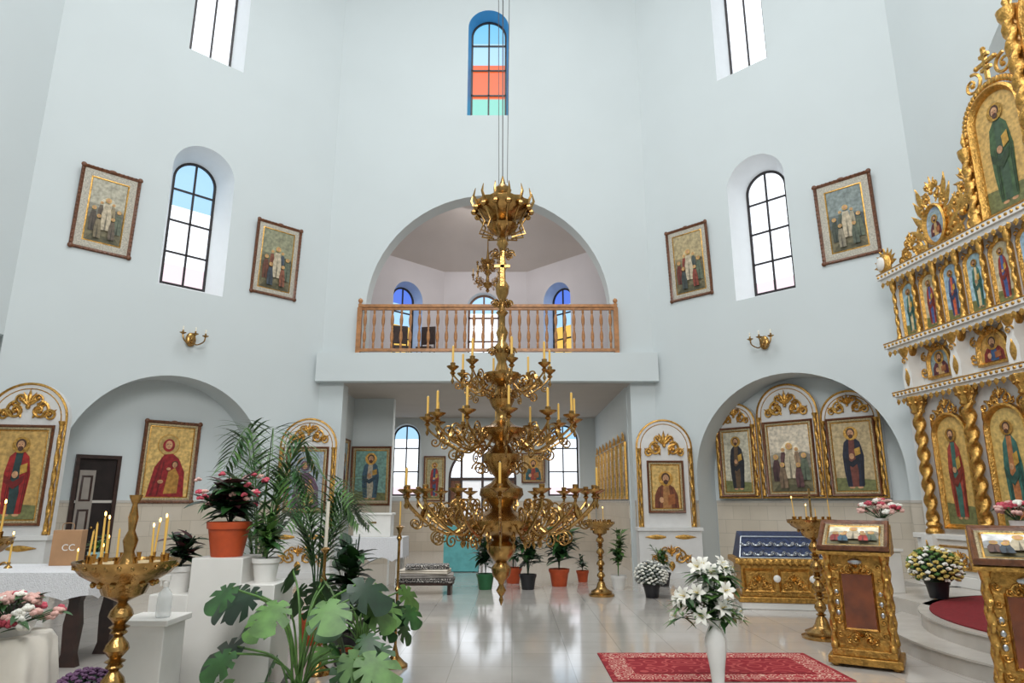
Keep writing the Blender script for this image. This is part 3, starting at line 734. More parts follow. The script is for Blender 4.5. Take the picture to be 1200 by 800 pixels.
for k in range(14):
    a=2*pi*k/14; c,s=cos(a),sin(a)
    m.tube([(c*.29,s*.29,4.6-ZB),(c*.33,s*.33,4.68-ZB),(c*.31,s*.31,4.77-ZB)],[.02,.014,.004],5); m.ball((c*.3,s*.3,4.56-ZB),.035,seg=6,rings=4)
    m.tube([(c*.29,s*.29,4.56-ZB),(c*.2,s*.2,4.42-ZB),(c*.24,s*.24,4.32-ZB),(c*.1,s*.1,4.28-ZB)],.01,5)
part(ch,'crown',m)
for a_,b_,c_,d_,rr in((0,0,-.02,0,.006),(.05,0,.16,0,.004),(-.04,.03,-.12,.1,.004)):
    m=M(DFRAME,True); m.tube([(a_,b_,4.9-ZB),(c_,d_,H-ZB)],rr,5); part(ch,'suspension_cable',m)
def arm(R,r0,z0,zc,sc=1.0,cupr=.07):
    m=M(BRASS,True); dr=R-r0
    P=cr([(r0,0,z0),(r0+dr*.3,0,z0-.12*sc),(r0+dr*.65,0,z0-.04*sc),(R-.02,0,zc-.1*sc),(R,0,zc-.02)],6)
    m.tube(P,.012*sc,6)
    spiral(m,r0+dr*.3,z0+.03*sc,.085*sc,1.5,-pi/2,1,.009,0,0)
    spiral(m,r0+dr*.62,z0+.08*sc,.075*sc,1.5,-pi/2,-1,.008,0,0)
    spiral(m,r0+dr*.85,z0-.03*sc,.06*sc,1.4,pi/2,1,.008,0,0)
    spiral(m,r0+dr*.5,z0-.16*sc,.06*sc,1.4,pi/2,-1,.008,0,0)
    petal(m,r0+dr*.45,z0-.04,pi/4,.14*sc,.05,.0,.012); petal(m,r0+dr*.75,z0,.6*pi,.12*sc,.05,0,.012)
    m.lathe([(.012,zc-.06),(.03,zc-.04),(.015,zc-.02),(cupr*.6,zc),(cupr,zc+.02),(cupr*1.02,zc+.028),(cupr*.5,zc+.012),(.022,zc+.015),(.026,zc+.06),(.018,zc+.065)],14,(R,0,0))
    m.lathe([(.003,zc-.15),(.018,zc-.12),(.006,zc-.09),(.012,zc-.06)],8,(R,0,0))
    return m.mesh('arm')
def cmesh(h,r=.0115,name='candle'):
    m=M(CAND,True); m.lathe([(r,0),(r,h),(r*.4,h+.004)],10); m.use(WCAND); m.lathe([(.003,h),(.003,h+.012)],6); return m.mesh(name)
c17=cmesh(.18)
for (n,R,r0,z0,zc,sc,cu,every,off) in((16,.91,.3,1.44,1.68,1.1,.08,4,0),(12,.72,.2,2.18,2.36,.95,.08,1,.1),(8,.49,.14,2.72,2.86,.75,.06,1,.2)):
    am=arm(R,r0,z0-ZB,zc-ZB,sc,cu)
    for k in range(n):
        a=2*pi*k/n+off
        ao=part(ch,'arm',am,rot=(0,0,a))
        if k%every==0: part(ao,'candle',c17,loc=(R,0,zc-ZB+.05),label='yellow wax candle')
m=M(BRASS,True); spiral(m,.42,1.56-ZB,.07,1.4,0,1,.009,0,0); m1=m.mesh('scroll')
m=M(BRASS,True); spiral(m,.36,1.3-ZB,.06,1.4,pi,1,.009,0,0); m2=m.mesh('scroll')
m=M(BRASS,True); m.lathe(zz([(.003,1.18),(.016,1.21),(.004,1.25),(.004,1.34)]),6,(.37,0,0)); m3=m.mesh('pendant')
for k in range(20):
    a=2*pi*k/20; part(ch,'scroll',m1,rot=(0,0,a)); part(ch,'scroll',m2,rot=(0,0,a)); part(ch,'pendant',m3,rot=(0,0,a))
for r_,z_,q_ in((.22,1.9,.07),(.26,2.1,.06),(.14,2.62,.05),(.11,3.05,.04),(.08,3.55,.035),(.09,4.08,.045)):
    m=M(BRASS,True); spiral(m,r_,z_-ZB,q_,1.4,0,1,.008,0,0); mm=m.mesh('scroll')
    for k in range(10): part(ch,'scroll',mm,rot=(0,0,2*pi*k/10+.2))
m=M(BRASS,False)
m.b2(-.02,.02,-.075,-.05,3.72-ZB,4.1-ZB); m.b2(-.08,.08,-.075,-.05,3.92-ZB,3.95-ZB); part(ch,'cross',m)

lc=thing('chandelier','small brass chandelier hanging in the choir loft','chandelier',(-.7,18.2,7.4))
m=M(BRASS,True); m.lathe([(.005,0),(.06,.06),(.03,.12),(.12,.2),(.14,.28),(.05,.34),(.04,.5),(.1,.6),(.05,.7),(.08,.85),(.2,.9),(.22,.95),(.05,1.0),(.02,1.3),(.015,1.7),(.012,3.55)],16); part(lc,'body',m)
am=arm(.42,.1,.3,.5,.8,.05)
for k in range(8):
    a_=part(lc,'arm',am,rot=(0,0,2*pi*k/8+.1)); part(a_,'candle',c17,loc=(.42,0,.53),label='yellow candle')
am=arm(.3,.06,.75,.9,.6,.04)
for k in range(6): part(lc,'arm',am,rot=(0,0,2*pi*k/6))

# ---------------- candle stands
def stand(loc,h,tr,label,cands=6,post=False,rotz=0,cross=False,seed=1):
    rnd=random.Random(seed)
    s=thing('candle_stand',label,'candle stand',loc,rotz)
    m=M(BRASS,True); m.lathe([(tr*.85,0),(tr*.88,.03),(tr*.7,.05),(tr*.72,.08),(tr*.4,.12),(tr*.3,.16),(.07,.2),(.05,.24)],28); part(s,'base',m)
    m=M(BRASS,True); st=h-.22
    pr=[(.05,.22)]
    for i in range(4):
        z0=.24+(st-.24)*i/4; dz=(st-.24)/4
        pr+= [(.035,z0+dz*.05),(.06,z0+dz*.12),(.03,z0+dz*.2),(.07,z0+dz*.45),(.06,z0+dz*.62),(.025,z0+dz*.85),(.05,z0+dz*.95)]
    pr+=[(.04,st)]
    m.lathe(pr,18,flute=.06,fn=8); part(s,'stem',m)
    m=M(BRASS,True); m.lathe([(.04,h-.24),(.12,h-.2),(tr*.5,h-.14),(tr*.85,h-.08),(tr,h-.03),(tr*1.04,h),(tr*.98,h),(tr*.9,h-.05)],36,flute=.02,fn=18)
    n=int(tr*90)
    for k in range(n):
        a=2*pi*k/n; m.ball((tr*.98*cos(a),tr*.98*sin(a),h-.03),.016,seg=6,rings=4)
        if k%2==0: m.ball((tr*.6*cos(a),tr*.6*sin(a),h-.135),.02,seg=6,rings=4)
    m.use(STONE); m.lathe([(tr*.93,h-.02),(.005,h-.018)],30)
    part(s,'tray',m)
    sk=M(BRASS,True); sk.lathe([(.012,h-.02),(.015,h+.03),(.018,h+.035)],8); sk=sk.mesh('candle_socket')
    for k in range(14):
        a=2*pi*k/14; part(s,'candle_socket',sk,loc=(tr*.75*cos(a),tr*.75*sin(a),0))
    if post:
        m=M(BRASS,True); m.lathe([(.06,h-.02),(.03,h+.05),(.045,h+.12),(.02,h+.18),(.03,h+.26),(.015,h+.34),(.035,h+.38),(.04,h+.4)],14); part(s,'center_post',m)
    if cross:
        m=M(BRASS); m.box((0,0,h+.18),(.02,.02,.4)); m.box((0,0,h+.27),(.14,.02,.02)); m.lathe([(.05,h-.02),(.02,h+.03)],12); part(s,'cross',m)
    for k in range(cands):
        a=2*pi*rnd.randrange(14)/14; rr=tr*.75; hh=rnd.uniform(.12,.3)
        m=M(CAND,True); m.lathe([(.007,0),(.006,hh)],8); m.lathe([(.002,hh),(.002,hh+.01)],5)
        if k%2==0: m.use(FLAME); m.ball((0,0,hh+.022),.007,(1,1,2),6,5)
        part(s,'candle',m,loc=(rr*cos(a),rr*sin(a),h-.01),rot=(rnd.uniform(-.06,.06),rnd.uniform(-.06,.06),0))
    return s
stand((-2.42,4.4,0),1.24,.29,'brass candle stand with wide tray of lit candles',9,True,seed=3)
stand((-3.38,4.25,0),1.38,.26,'brass candle stand beside the draped flower stand',5,False,seed=8)
stand((3.74,8.6,0),1.38,.28,'ornate brass candle stand beside the gilded lectern',4,cross=True,seed=5)
stand((1.56,12.3,0),1.25,.26,'tall brass candle stand near the vestibule opening',6,seed=11)
s=thing('candelabrum','slim brass floor candelabrum with tall thin candle','candle stand',(-1.17,7.2,0))
m=M(BRASS,True); m.lathe([(.13,0),(.13,.02),(.09,.05),(.04,.1),(.03,.14),(.015,.2)],20); part(s,'base',m)
m=M(BRASS,True); m.lathe([(.014,.18),(.014,.7),(.03,.73),(.014,.76),(.014,1.2),(.03,1.23),(.012,1.27),(.03,1.32),(.05,1.34),(.012,1.36)],12); part(s,'pole',m)
m=M(CAND,True); m.lathe([(.008,1.35),(.008,1.6)],8); part(s,'candle',m)
s=thing('candlestick','white altar candle on slim brass stick among plants','candle stand',(-1.85,6.9,0))
m=M(BRASS,True); m.lathe([(.12,0),(.11,.04),(.03,.1),(.015,.2),(.015,.8),(.035,.85),(.015,.9),(.015,1.1),(.05,1.14),(.02,1.16)],14); part(s,'pole',m)
m=M(WCAND,True); m.lathe([(.018,1.15),(.018,1.6)],10); part(s,'candle',m)

# ---------------- lecterns
def lectern(loc,rot,label,pal):
    s=thing('lectern',label,'lectern',loc,rot)
    m=M(GOLDP); m.b2(-.33,.33,-.27,.27,.03,.1); m.b2(-.29,.29,-.23,.23,.1,.17)
    m.use(GOLDP,True)
    for sx in(-.27,.27):
        for sy in(-.21,.21): m.ball((sx,sy,.03),.05,(1,1,.6))
    part(s,'base',m,bevel=.012)
    m=M(GOLDP); m.b2(-.24,.24,-.18,.18,.17,1.08)
    m.use(AMBER); m.b2(-.14,.14,-.19,-.17,.36,.88); m.b2(-.25,-.235,-.1,.1,.36,.88); m.b2(.235,.25,-.1,.1,.36,.88); part(s,'cabinet',m)
    m=M(GOLD,True)
    for zz_ in(.28,.94):
        crest(m,0,zz_-.06,.3,.12,-.19,.008)
    m.molding(outline(.32,.56,False,0,.34),[(0,-.18),(.01,-.21),(.03,-.18)])
    for sx in(-1,1):
        for k in range(6): spiral(m,sx*.2,.3+.13*k,.035,1.2,0,sx,.007,-.19,.0)
    part(s,'front_ornament',m)
    st=M(SILV,True); st.ball((0,0,0),.022,(1,.4,1.2),8,5); st=st.mesh('silver_stud')
    for z_ in(.5,.6,.7):
        for sx in(-.2,.2): part(s,'silver_stud',st,loc=(sx,-.19,z_))
    m=M(SILV,True); m.ball((0,-.2,1.0),.04,(1.6,.4,.8),10,6); part(s,'silver_medallion',m)
    cm=M(GOLD,True); cm.twist(0,0,.22,1.03,.028,.25,5,2,10,50); cm.lathe([(.04,.17),(.04,.2),(.028,.23)],10); cm.lathe([(.028,1.02),(.045,1.06),(.045,1.09)],10); cme=cm.mesh('corner_column')
    for sx in(-.26,.26):
        for sy in(-.2,.2): part(s,'corner_column',cme,loc=(sx,sy,0))
    m=M(GOLDP); m.add([(-.34,-.3,1.07),(.34,-.3,1.07),(.34,.25,1.07),(-.34,.25,1.07),(-.34,-.3,1.1),(.34,-.3,1.1),(.34,.25,1.36),(-.34,.25,1.36)],[(0,1,2,3),(4,5,6,7),(0,1,5,4),(1,2,6,5),(2,3,7,6),(3,0,4,7)])
    part(s,'sloped_desk',m)
    sub=bpy.data.objects.new('desk_icon',None); COL.objects.link(sub); sub.parent=s; sub.location=(0,-.3,1.115); sub.rotation_euler=(-(pi/2-math.atan2(.26,.55)),0,0)
    framed(sub,.66,.58,'scene',pal,b=.05,depth=.05,liner=.03)
    return s
lectern((3.6,7.3,0),radians(-32),'gilded lectern with amber panel and icon on top',((206,194,170),(170,60,50),(70,104,124)))
lectern((4.08,5.6,0),radians(-32),'gilded lectern with framed icon beside platform steps',((196,196,196),(120,90,80),(80,90,100)))

# ---------------- reliquary chest
rc=thing('reliquary_chest','gilded reliquary chest with dark blue ornate top','chest',(4.38,11.1,0),radians(-10))
m=M(WHITE); m.b2(-.8,.8,-.4,.4,0,.1); m.use(GOLDP); m.b2(-.84,.84,-.42,.42,.1,.18); part(rc,'base',m,bevel=.01)
m=M(GOLDP); m.b2(-.78,.78,-.38,.38,.18,.66); m.b2(-.86,.86,-.44,.44,.66,.74); part(rc,'body',m,bevel=.012)
m=M(GOLD,True)
for i in range(3):
    xc=-.52+.52*i; m.molding(outline(.46,.34,False,xc,.25),[(0,-.38),(.01,-.41),(.04,-.38)])
    crest(m,xc,.28,.36,.24,-.39,.012)
for i in range(18): petal(m,-.8+.094*i,.74,-pi/2,.1,.09,-.445)
part(rc,'relief_ornament',m)
m=M(BLUEV); m.add([(-.78,-.4,.74),(.78,-.4,.74),(.78,.4,.74),(-.78,.4,.74),(-.7,-.1,1.05),(.7,-.1,1.05),(.7,.34,1.12),(-.7,.34,1.12)],[(4,5,6,7),(0,1,5,4),(1,2,6,5),(2,3,7,6),(3,0,4,7)]); part(rc,'sloped_lid',m)
m=M(SILV,True)
m.tube([(-.78,-.4,.75),(.78,-.4,.75)],.015); m.tube([(-.7,-.1,1.05),(.7,-.1,1.05)],.015); m.tube([(-.78,-.4,.75),(-.7,-.1,1.05)],.013); m.tube([(.78,-.4,.75),(.7,-.1,1.05)],.013)
part(rc,'silver_edging',m)
st=M(SILV,True); st.ball((0,0,0),.04,(1.2,.8,.5),8,5)
for q in(-1,1): spiral(st,q*.05,.02,.035,1.2,0,q,.008)
st=st.mesh('silver_stud')
for i in range(9):
    for j in range(2): part(rc,'silver_stud',st,loc=(-.66+.165*i,-.36+.13*j,.79+.135*j))
st=M(WHITE,True); st.ball((0,0,0),.055,(1,.3,1)); st=st.mesh('enamel_medallion')
for q in(-.26,.26): part(rc,'enamel_medallion',st,loc=(q,-.42,.45))

# ---------------- PLANTS
def blade(m,p,d,L,w,droop=.5,n=5,fold=.15,rnd=random):
    p=Vector(p); d=Vector(d).normalized(); vs=[]
    side0=None
    for i in range(n+1):
        t=i/n
        s=d.cross(Vector((0,0,1)))
        if s.length<.15: s=side0 or Vector((1,0,0))
        s.normalize(); side0=s
        nr=s.cross(d)
        ww=w/2*max(.03,sin(pi*min(1,t**.75*.97+.03)))
        vs+= [p-s*ww,p-nr*ww*fold*2,p+s*ww]
        p=p+d*(L/n); d=(d+Vector((0,0,-droop/n))).normalized()
    fs=[]
    for i in range(n):
        for j in(0,1): fs.append((i*3+j,i*3+j+1,i*3+j+4,i*3+j+3))
    m.add(vs,fs)
def mleaf(m,p,a,nrm,size,notch=True):
    p=Vector(p);a=Vector(a).normalized();nrm=Vector(nrm); nrm=(nrm-a*nrm.dot(a)).normalized(); b=a.cross(nrm)
    pts=[];K=44
    c=p+a*size*.25
    for k in range(K):
        ph=-pi*.94+2*pi*.94*k/(K-1); r=size*(.58+.2*cos(ph)+.05*cos(2*ph))
        if notch and abs(ph)>.3 and abs(ph)<2.3 and k%5==2: r*=.5
        q=Vector((0,0,0))+a*r*cos(ph)+b*r*sin(ph)*.95
        q=q-nrm*(.22*size*(r/size)**2)
        pts.append(c+q)
    m.add([c+nrm*.0]+pts+[p],[(0,i,i+1) for i in range(1,K)]+[(0,K,K+1),(0,K+1,1)])
def pot(root,r,h,mt,z=0,saucer=False):
    m=M(mt,True); m.lathe([(r*.7,z),(r*.72,z+.01),(r*.93,z+h*.8),(r*1.0,z+h*.8),(r*1.03,z+h),(r*.93,z+h),(r*.9,z+h*.88)],24)
    if saucer: m.lathe([(r*.9,z),(r*1.0,z+.02),(r*1.02,z+.03),(r*.7,z+.015)],24)
    m.use(SOIL); m.lathe([(r*.92,z+h*.9),(.005,z+h*.92)],20); part(root,'pot',m)
def randdir(rnd,lo=.1,hi=1.2):
    a=rnd.uniform(0,2*pi); e=rnd.uniform(lo,hi); return Vector((cos(a)*cos(e),sin(a)*cos(e),sin(e)))
def bushy(root,z,n,R,Hh,L,w,mats,seed,stems=8,droop=.8,name='foliage'):
    rnd=random.Random(seed); m=M(mats[0],True)
    tips=[]
    for i in range(stems):
        d=randdir(rnd,.7,1.5); hh=Hh*rnd.uniform(.5,1); e=Vector((d.x*R*rnd.uniform(.4,1),d.y*R*rnd.uniform(.4,1),z+hh))
        P=cr([(0,0,z-.02),(e.x*.3,e.y*.3,z+hh*.5),tuple(e)],5); m.use(mats[0]); m.tube(P,.006,5); tips.append(P)
    for i in range(n):
        P=tips[i%stems]; q=P[int(rnd.uniform(.3,1)*(len(P)-1))]
        m.use(rnd.choice(mats)); blade(m,q,randdir(rnd,-.2,.9),L*rnd.uniform(.6,1.15),w*rnd.uniform(.7,1.1),droop,5)
    part(root,name,m,recalc=False)
def monstera(root,z,n,R,Hh,size,seed,mats=(LEAF1,LEAF2,LEAF1,LEAF3)):
    rnd=random.Random(seed); m=M(mats[0],True)
    for i in range(n):
        a=2*pi*i/n*1.6+rnd.uniform(-.3,.3); rr=R*rnd.uniform(.4,1); hh=Hh*rnd.uniform(.05,1)
        e=Vector((rr*cos(a),rr*sin(a),z+hh)); m.use(LEAF2)
        m.tube(cr([(rnd.uniform(-.04,.04),rnd.uniform(-.04,.04),z-.02),(e.x*.35,e.y*.35,z+hh*.75),tuple(e)],6),.008,5)
        m.use(rnd.choice(mats)); d=Vector((cos(a),sin(a)-.2,-.8+rnd.uniform(-.3,.3))); up=Vector((cos(a)*.4,sin(a)*.4-.8,.9))
        mleaf(m,e,d,up,size*rnd.uniform(.7,1.15))
    part(root,'foliage',m,recalc=False)
def palm(root,z,n,Hh,R,seed,mats=(LEAF1,LEAF2),ll=.3):
    rnd=random.Random(seed); m=M(mats[0],True)
    for i in range(n):
        a=2*pi*i/n+rnd.uniform(-.3,.3); rr=R*rnd.uniform(.6,1.1); hh=Hh*rnd.uniform(.7,1.05)
        P=cr([(0,0,z-.02),(rr*.15*cos(a),rr*.15*sin(a),z+hh*.55),(rr*.55*cos(a),rr*.55*sin(a),z+hh),(rr*cos(a),rr*sin(a),z+hh*.85)],9)
        m.use(mats[1]); m.tube(P,[.009*(1-.7*k/len(P)) for k in range(len(P))],5)
        for k in range(8,len(P)-1):
            d=(P[k+1]-P[k-1]).normalized(); s=d.cross(Vector((0,0,1))).normalized()
            t=(k-8)/(len(P)-9); L=ll*(.6+.6*sin(pi*min(.95,t+.15)))
            for sg in(-1,1):
                m.use(rnd.choice(mats)); blade(m,P[k],d*.7+s*sg+Vector((0,0,.15)),L,.03,.8,4,.1)
    part(root,'foliage',m,recalc=False)
def blossoms(root,pts,r,mt,n=6,name='blossoms',seed=1,cent=None):
    rnd=random.Random(seed); mt=mt if isinstance(mt,list) else [mt]; m=M(mt[0],True)
    for p in pts:
        m.use(rnd.choice(mt))
        for k in range(n):
            a=2*pi*k/n+rnd.random(); m.ball((p[0]+r*.55*cos(a),p[1]+r*.55*sin(a),p[2]+r*.3*rnd.uniform(-1,1)),r*.5,(1,1,.8),6,4)
        m.ball((p[0],p[1],p[2]+r*.2),r*.5,seg=6,rings=4)
    part(root,name,m)
ps=thing('plant_stand','white stepped box stand holding potted plants','plant stand',(-2.3,5.65,0))
m=M(WHITE); m.b2(-.2,.2,-.2,.2,0,1.17); part(ps,'tall_box',m,bevel=.006)
m=M(WHITE); m.b2(.2,.48,-.25,.2,0,.98); part(ps,'middle_box',m,bevel=.006)
m=M(WHITE); m.b2(-.5,-.2,-.2,.2,0,.9); part(ps,'low_box',m,bevel=.006)
pd=thing('pedestal','white wooden pedestal holding a spray bottle','pedestal',(-2.5,4.98,0))
m=M(WHITE); m.b2(-.15,.15,-.15,.15,.05,.78); part(pd,'column',m,bevel=.006)
m=M(WHITE); m.b2(-.18,.18,-.18,.18,.78,.82); part(pd,'top_slab',m,bevel=.006)
m=M(WHITE); m.b2(-.18,.18,-.18,.18,0,.05); part(pd,'base_slab',m,bevel=.006)
sb=thing('spray_bottle','clear plastic spray bottle with white trigger','bottle',(-2.42,4.93,.82))
m=M(GLASSP,True); m.lathe([(.045,0),(.05,.01),(.05,.12),(.042,.16),(.018,.19),(.016,.21)],18); part(sb,'bottle',m)
m=M(WHITE,True); m.lathe([(.018,.2),(.02,.23),(.012,.235)],12); m.box((-.02,0,.26),(.09,.024,.035)); m.box((-.035,0,.23),(.01,.015,.05)); part(sb,'trigger_head',m)
p=thing('potted_plant','terracotta potted cyclamen with pink blossoms on white stand','potted plant',(-2.3,5.62,1.17))
pot(p,.17,.27,TERRA); bushy(p,.26,150,.36,.36,.22,.1,[LEAF3,LEAF1,LEAFR],21,14)
rnd=random.Random(4); blossoms(p,[(rnd.uniform(-.26,.26),rnd.uniform(-.25,.2),rnd.uniform(.4,.66)) for _ in range(30)],.03,[PINK,LPINK],5,seed=5)
p=thing('potted_plant','small white pot with burgundy leaved plant','potted plant',(-2.66,5.6,.9)); pot(p,.11,.2,WPOT); bushy(p,.19,70,.2,.3,.16,.09,[LEAF3,LEAFR,LEAF1],22,9)
p=thing('potted_plant','leafy light green plant in white pot on stand','potted plant',(-1.97,5.6,.98)); pot(p,.11,.18,WPOT); bushy(p,.17,70,.22,.42,.18,.07,[LEAF2,LEAF1],23,9)
p=thing('potted_palm','tall feathery palm in floor pot beside plant stand','potted plant',(-2.35,6.5,0)); pot(p,.2,.34,BPOT); palm(p,.33,12,1.85,.72,31)
p=thing('potted_palm','areca palm with drooping fronds in floor pot','potted plant',(-2.3,8.3,0)); pot(p,.18,.32,TERRA); palm(p,.3,13,1.5,.72,32,(LEAF2,LEAF1),.36)
p=thing('potted_monstera','large monstera with split leaves on marble floor','potted plant',(-1.5,5.1,0)); pot(p,.2,.3,BPOT); monstera(p,.3,28,.52,.78,.27,41)
p=thing('potted_monstera','monstera in terracotta pot on marble floor','potted plant',(-1.34,6.35,0)); pot(p,.19,.32,TERRA,saucer=True); monstera(p,.32,24,.45,.62,.22,42)
p=thing('potted_plant','broad leaved houseplant in dark floor pot','potted plant',(-1.66,7.3,0)); pot(p,.19,.3,BPOT); bushy(p,.3,120,.32,1.0,.34,.12,[LEAF3,LEAF1],43,12)
def fp(x,y,r,h,mt,Hh,R,label,seed,n=70,L=.34,w=.12,mats=(LEAF3,LEAF1)):
    p=thing('potted_plant',label,'potted plant',(x,y,0)); pot(p,r,h,mt); bushy(p,h-.01,n,R,Hh,L,w,list(mats),seed,9); return p
fp(-.5,13.2,.17,.28,GPOT,1.0,.28,'upright houseplant in green plastic pot',51)
fp(.02,14.2,.18,.3,TERRA,1.05,.36,'leafy houseplant in terracotta pot',52)
fp(.3,13.2,.16,.27,BPOT,.8,.36,'dark green houseplant in black pot',53)
fp(.92,13.7,.2,.32,TERRA,1.0,.42,'wide houseplant in large orange pot',54,100,.46,.15)
fp(1.45,14.4,.13,.22,TERRA,.35,.2,'small flowering plant in red pot',55,40,.18,.06)
fp(2.0,13.2,.15,.25,WPOT,1.05,.25,'climbing vine in small white pot',56,80,.2,.1,(LEAF2,LEAF1))
fp(2.95,13.7,.15,.25,BPOT,.55,.4,'yellow green shrub in dark pot by shrine',57,80,.2,.06,(LEAF2,LEAF1))
def mums(x,y,z,R,mt,pmt,label,seed,ph=.22,pr=.15,n=150):
    p=thing('chrysanthemum_pot',label,'potted flowers',(x,y,z)); pot(p,pr,ph,pmt)
    rnd=random.Random(seed); m=M(LEAF3,True); m.ball((0,0,ph+R*.55),R*.88,(1,1,.8),18,10); part(p,'foliage',m)
    pts=[]
    for i in range(n):
        u_=1-2*(i+.5)/n*.8; th=math.acos(u_); a=i*2.399; pts.append((R*sin(th)*cos(a),R*sin(th)*sin(a),ph+R*.55+R*.82*cos(th)))
    blossoms(p,pts,R*.12,mt,6,seed=seed)
mums(2.4,12.1,0,.27,[PWHITE,mat('petal_grey',(150,152,148),.7,noise=.2)],BPOT,'round white chrysanthemum in dark pot on floor',61)
mums(5.65,9.35,.356,.31,[PYEL,mat('petal_ochre',(190,168,88),.6,noise=.2),PWHITE,LEAF2],BPOT,'pale yellow chrysanthemum on the red carpeted platform',62)
mums(-2.93,5.0,0,.21,[PURP],BPOT,'purple chrysanthemum pot beside the draped stand',63,.18,.13)
p=thing('flower_vase','tall white ribbed vase with white lilies','vase of flowers',(1.76,6.2,0))
m=M(WPOT,True); m.lathe([(.07,0),(.075,.02),(.05,.08),(.06,.2),(.085,.36),(.09,.44),(.06,.52),(.045,.55),(.06,.6),(.052,.6)],28,flute=.03,fn=14); part(p,'vase',m)
rnd=random.Random(77); m=M(LEAF1,True); fl=M(PWHITE,True)
for i in range(26):
    a=rnd.uniform(0,2*pi); rr=rnd.uniform(.04,.34); e=Vector((rr*cos(a),rr*sin(a)*.8,.58+rnd.uniform(.06,.52)-rr*.35))
    m.use(LEAF1); m.tube(cr([(0,0,.55),(e.x*.3,e.y*.3,e.z*.8+.1),tuple(e)],4),.004,4)
    for k in range(9): m.use(rnd.choice([LEAF1,LEAF2])); blade(m,e*.86+Vector((0,0,.09)),randdir(rnd,-.5,.6),.2,.045,.6,4)
    dn=Vector((e.x*1.5,e.y-.2,.15)).normalized(); s1=dn.cross(Vector((0,0,1))).normalized(); s2=dn.cross(s1)
    for k in range(6):
        b=k*pi/3; vv=s1*cos(b)+s2*sin(b); tt=dn.cross(vv)
        q0=e; q1=e+dn*.035+vv*.03; q2=e+dn*.05+vv*.06; q3=e+dn*.035+vv*.09
        fl.add([q0,q1-tt*.02,q1+tt*.02,q2-tt*.02,q2+tt*.02,q3],[(0,1,2),(1,3,4,2),(3,5,4)])
    fl.use(PYEL)
    for k in range(3): fl.tube([e,e+dn*.06+s1*.02*(k-1)],.003,4)
    fl.use(PWHITE)
part(p,'stems_and_leaves',m,recalc=False); part(p,'lily_blossoms',fl,recalc=False)
def roses(loc,R,mts,label,seed,stand_h,n=26):
    p=thing('rose_bouquet',label,'flowers',loc)
    m=M(WPOT,True); m.lathe([(.08,0),(.1,.03),(.06,.1),(.05,stand_h*.5),(.08,stand_h*.85),(.1,stand_h)],20); part(p,'vase',m)
    rnd=random.Random(seed); pts=[]; m=M(LEAF1,True)
    for i in range(n):
        d=randdir(rnd,.1,1.5); q=(d.x*R,d.y*R*.8,stand_h+.05+d.z*R*.6); pts.append(q)
        m.tube([(0,0,stand_h-.02),q],.004,4); blade(m,Vector(q)*1,randdir(rnd,-.5,.3),.12,.05,.5,4)
    part(p,'stems_and_leaves',m,recalc=False); blossoms(p,pts,.06,mts,7,'rose_blossoms',seed)
st=thing('flower_pedestal','white square pedestal carrying a rose bouquet','pedestal',(5.42,10.1,.34)); m=M(WHITE); m.b2(-.14,.14,-.14,.14,0,.56); m.b2(-.17,.17,-.17,.17,.56,.6); part(st,'column',m,bevel=.006)
roses((5.42,10.1,.94),.34,[LPINK,PINK,PWHITE],'pale pink rose bouquet in white vase on pedestal',81,.42,32)
roses((6.1,8.3,.356),.26,[LPINK,PINK,PWHITE],'tall pink rose arrangement beside the icon screen',82,1.02)
d=thing('draped_stand','round stand draped in white satin with flowers','draped stand',(-3.52,5.0,0))
m=M(CLOTH,True); seg=96; loops=[]
for r_,z_,am in((.001,.7,0),(.26,.7,0),(.29,.66,.008),(.31,.45,.02),(.34,.2,.03),(.37,.005,.035)):
    loops.append([((r_+am*cos(k*12*2*pi/seg+z_*2))*cos(2*pi*k/seg),(r_+am*cos(k*12*2*pi/seg+z_*2))*sin(2*pi*k/seg),z_) for k in range(seg)])
m.loft(loops); part(d,'cloth',m)
p=thing('flower_arrangement','low arrangement of pink and cream roses on draped stand','flowers',(-3.5,4.98,.7))
m=M(WPOT,True); m.lathe([(.12,0),(.14,.05),(.15,.08),(.13,.08)],20); part(p,'bowl',m)
rnd=random.Random(90); pts=[]; m=M(LEAF1,True)
for i in range(50):
    dd=randdir(rnd,.0,1.5); q=(dd.x*.34,dd.y*.26,.06+dd.z*.2); pts.append(q); blade(m,q,randdir(rnd,-.4,.6),.14,.05,.5,4); m.tube([(0,0,.05),q],.004,4)
part(p,'leaves',m,recalc=False); blossoms(p,pts,.045,[LPINK,PINK,PWHITE,LPINK],7,'rose_blossoms',91)
# ---------------- tables
def cloth(m,x0,x1,y0,y1,z,drop,sc=.05,n=18):
    pts=[]
    for (a,b,c,d_) in((x0,y0,x1,y0),(x1,y0,x1,y1),(x1,y1,x0,y1),(x0,y1,x0,y0)):
        for k in range(n): t=k/n; pts.append((a+(c-a)*t,b+(d_-b)*t,t))
    cx,cy=(x0+x1)/2,(y0+y1)/2
    top=[(p[0],p[1],z) for p in pts]
    def off(i,dd,f): return (cx+(pts[i][0]-cx)*(1+f),cy+(pts[i][1]-cy)*(1+f),z-dd)
    mid=[off(i,drop*.5,.01+.008*(i%2)) for i in range(len(pts))]
    low=[off(i,drop-sc*abs(cos(pi*3*pts[i][2])),.015+.012*(i%2)) for i in range(len(pts))]
    m.loft([[(cx,cy,z)]*len(pts),top,mid,low])
t=thing('table','dark wooden table with white lace tablecloth','table',(-4.95,7.5,0))
m=M(DWOOD); m.b2(-.7,.7,-.45,.45,.84,.89); m.b2(-.62,.62,-.38,.38,.72,.84); part(t,'tabletop',m)
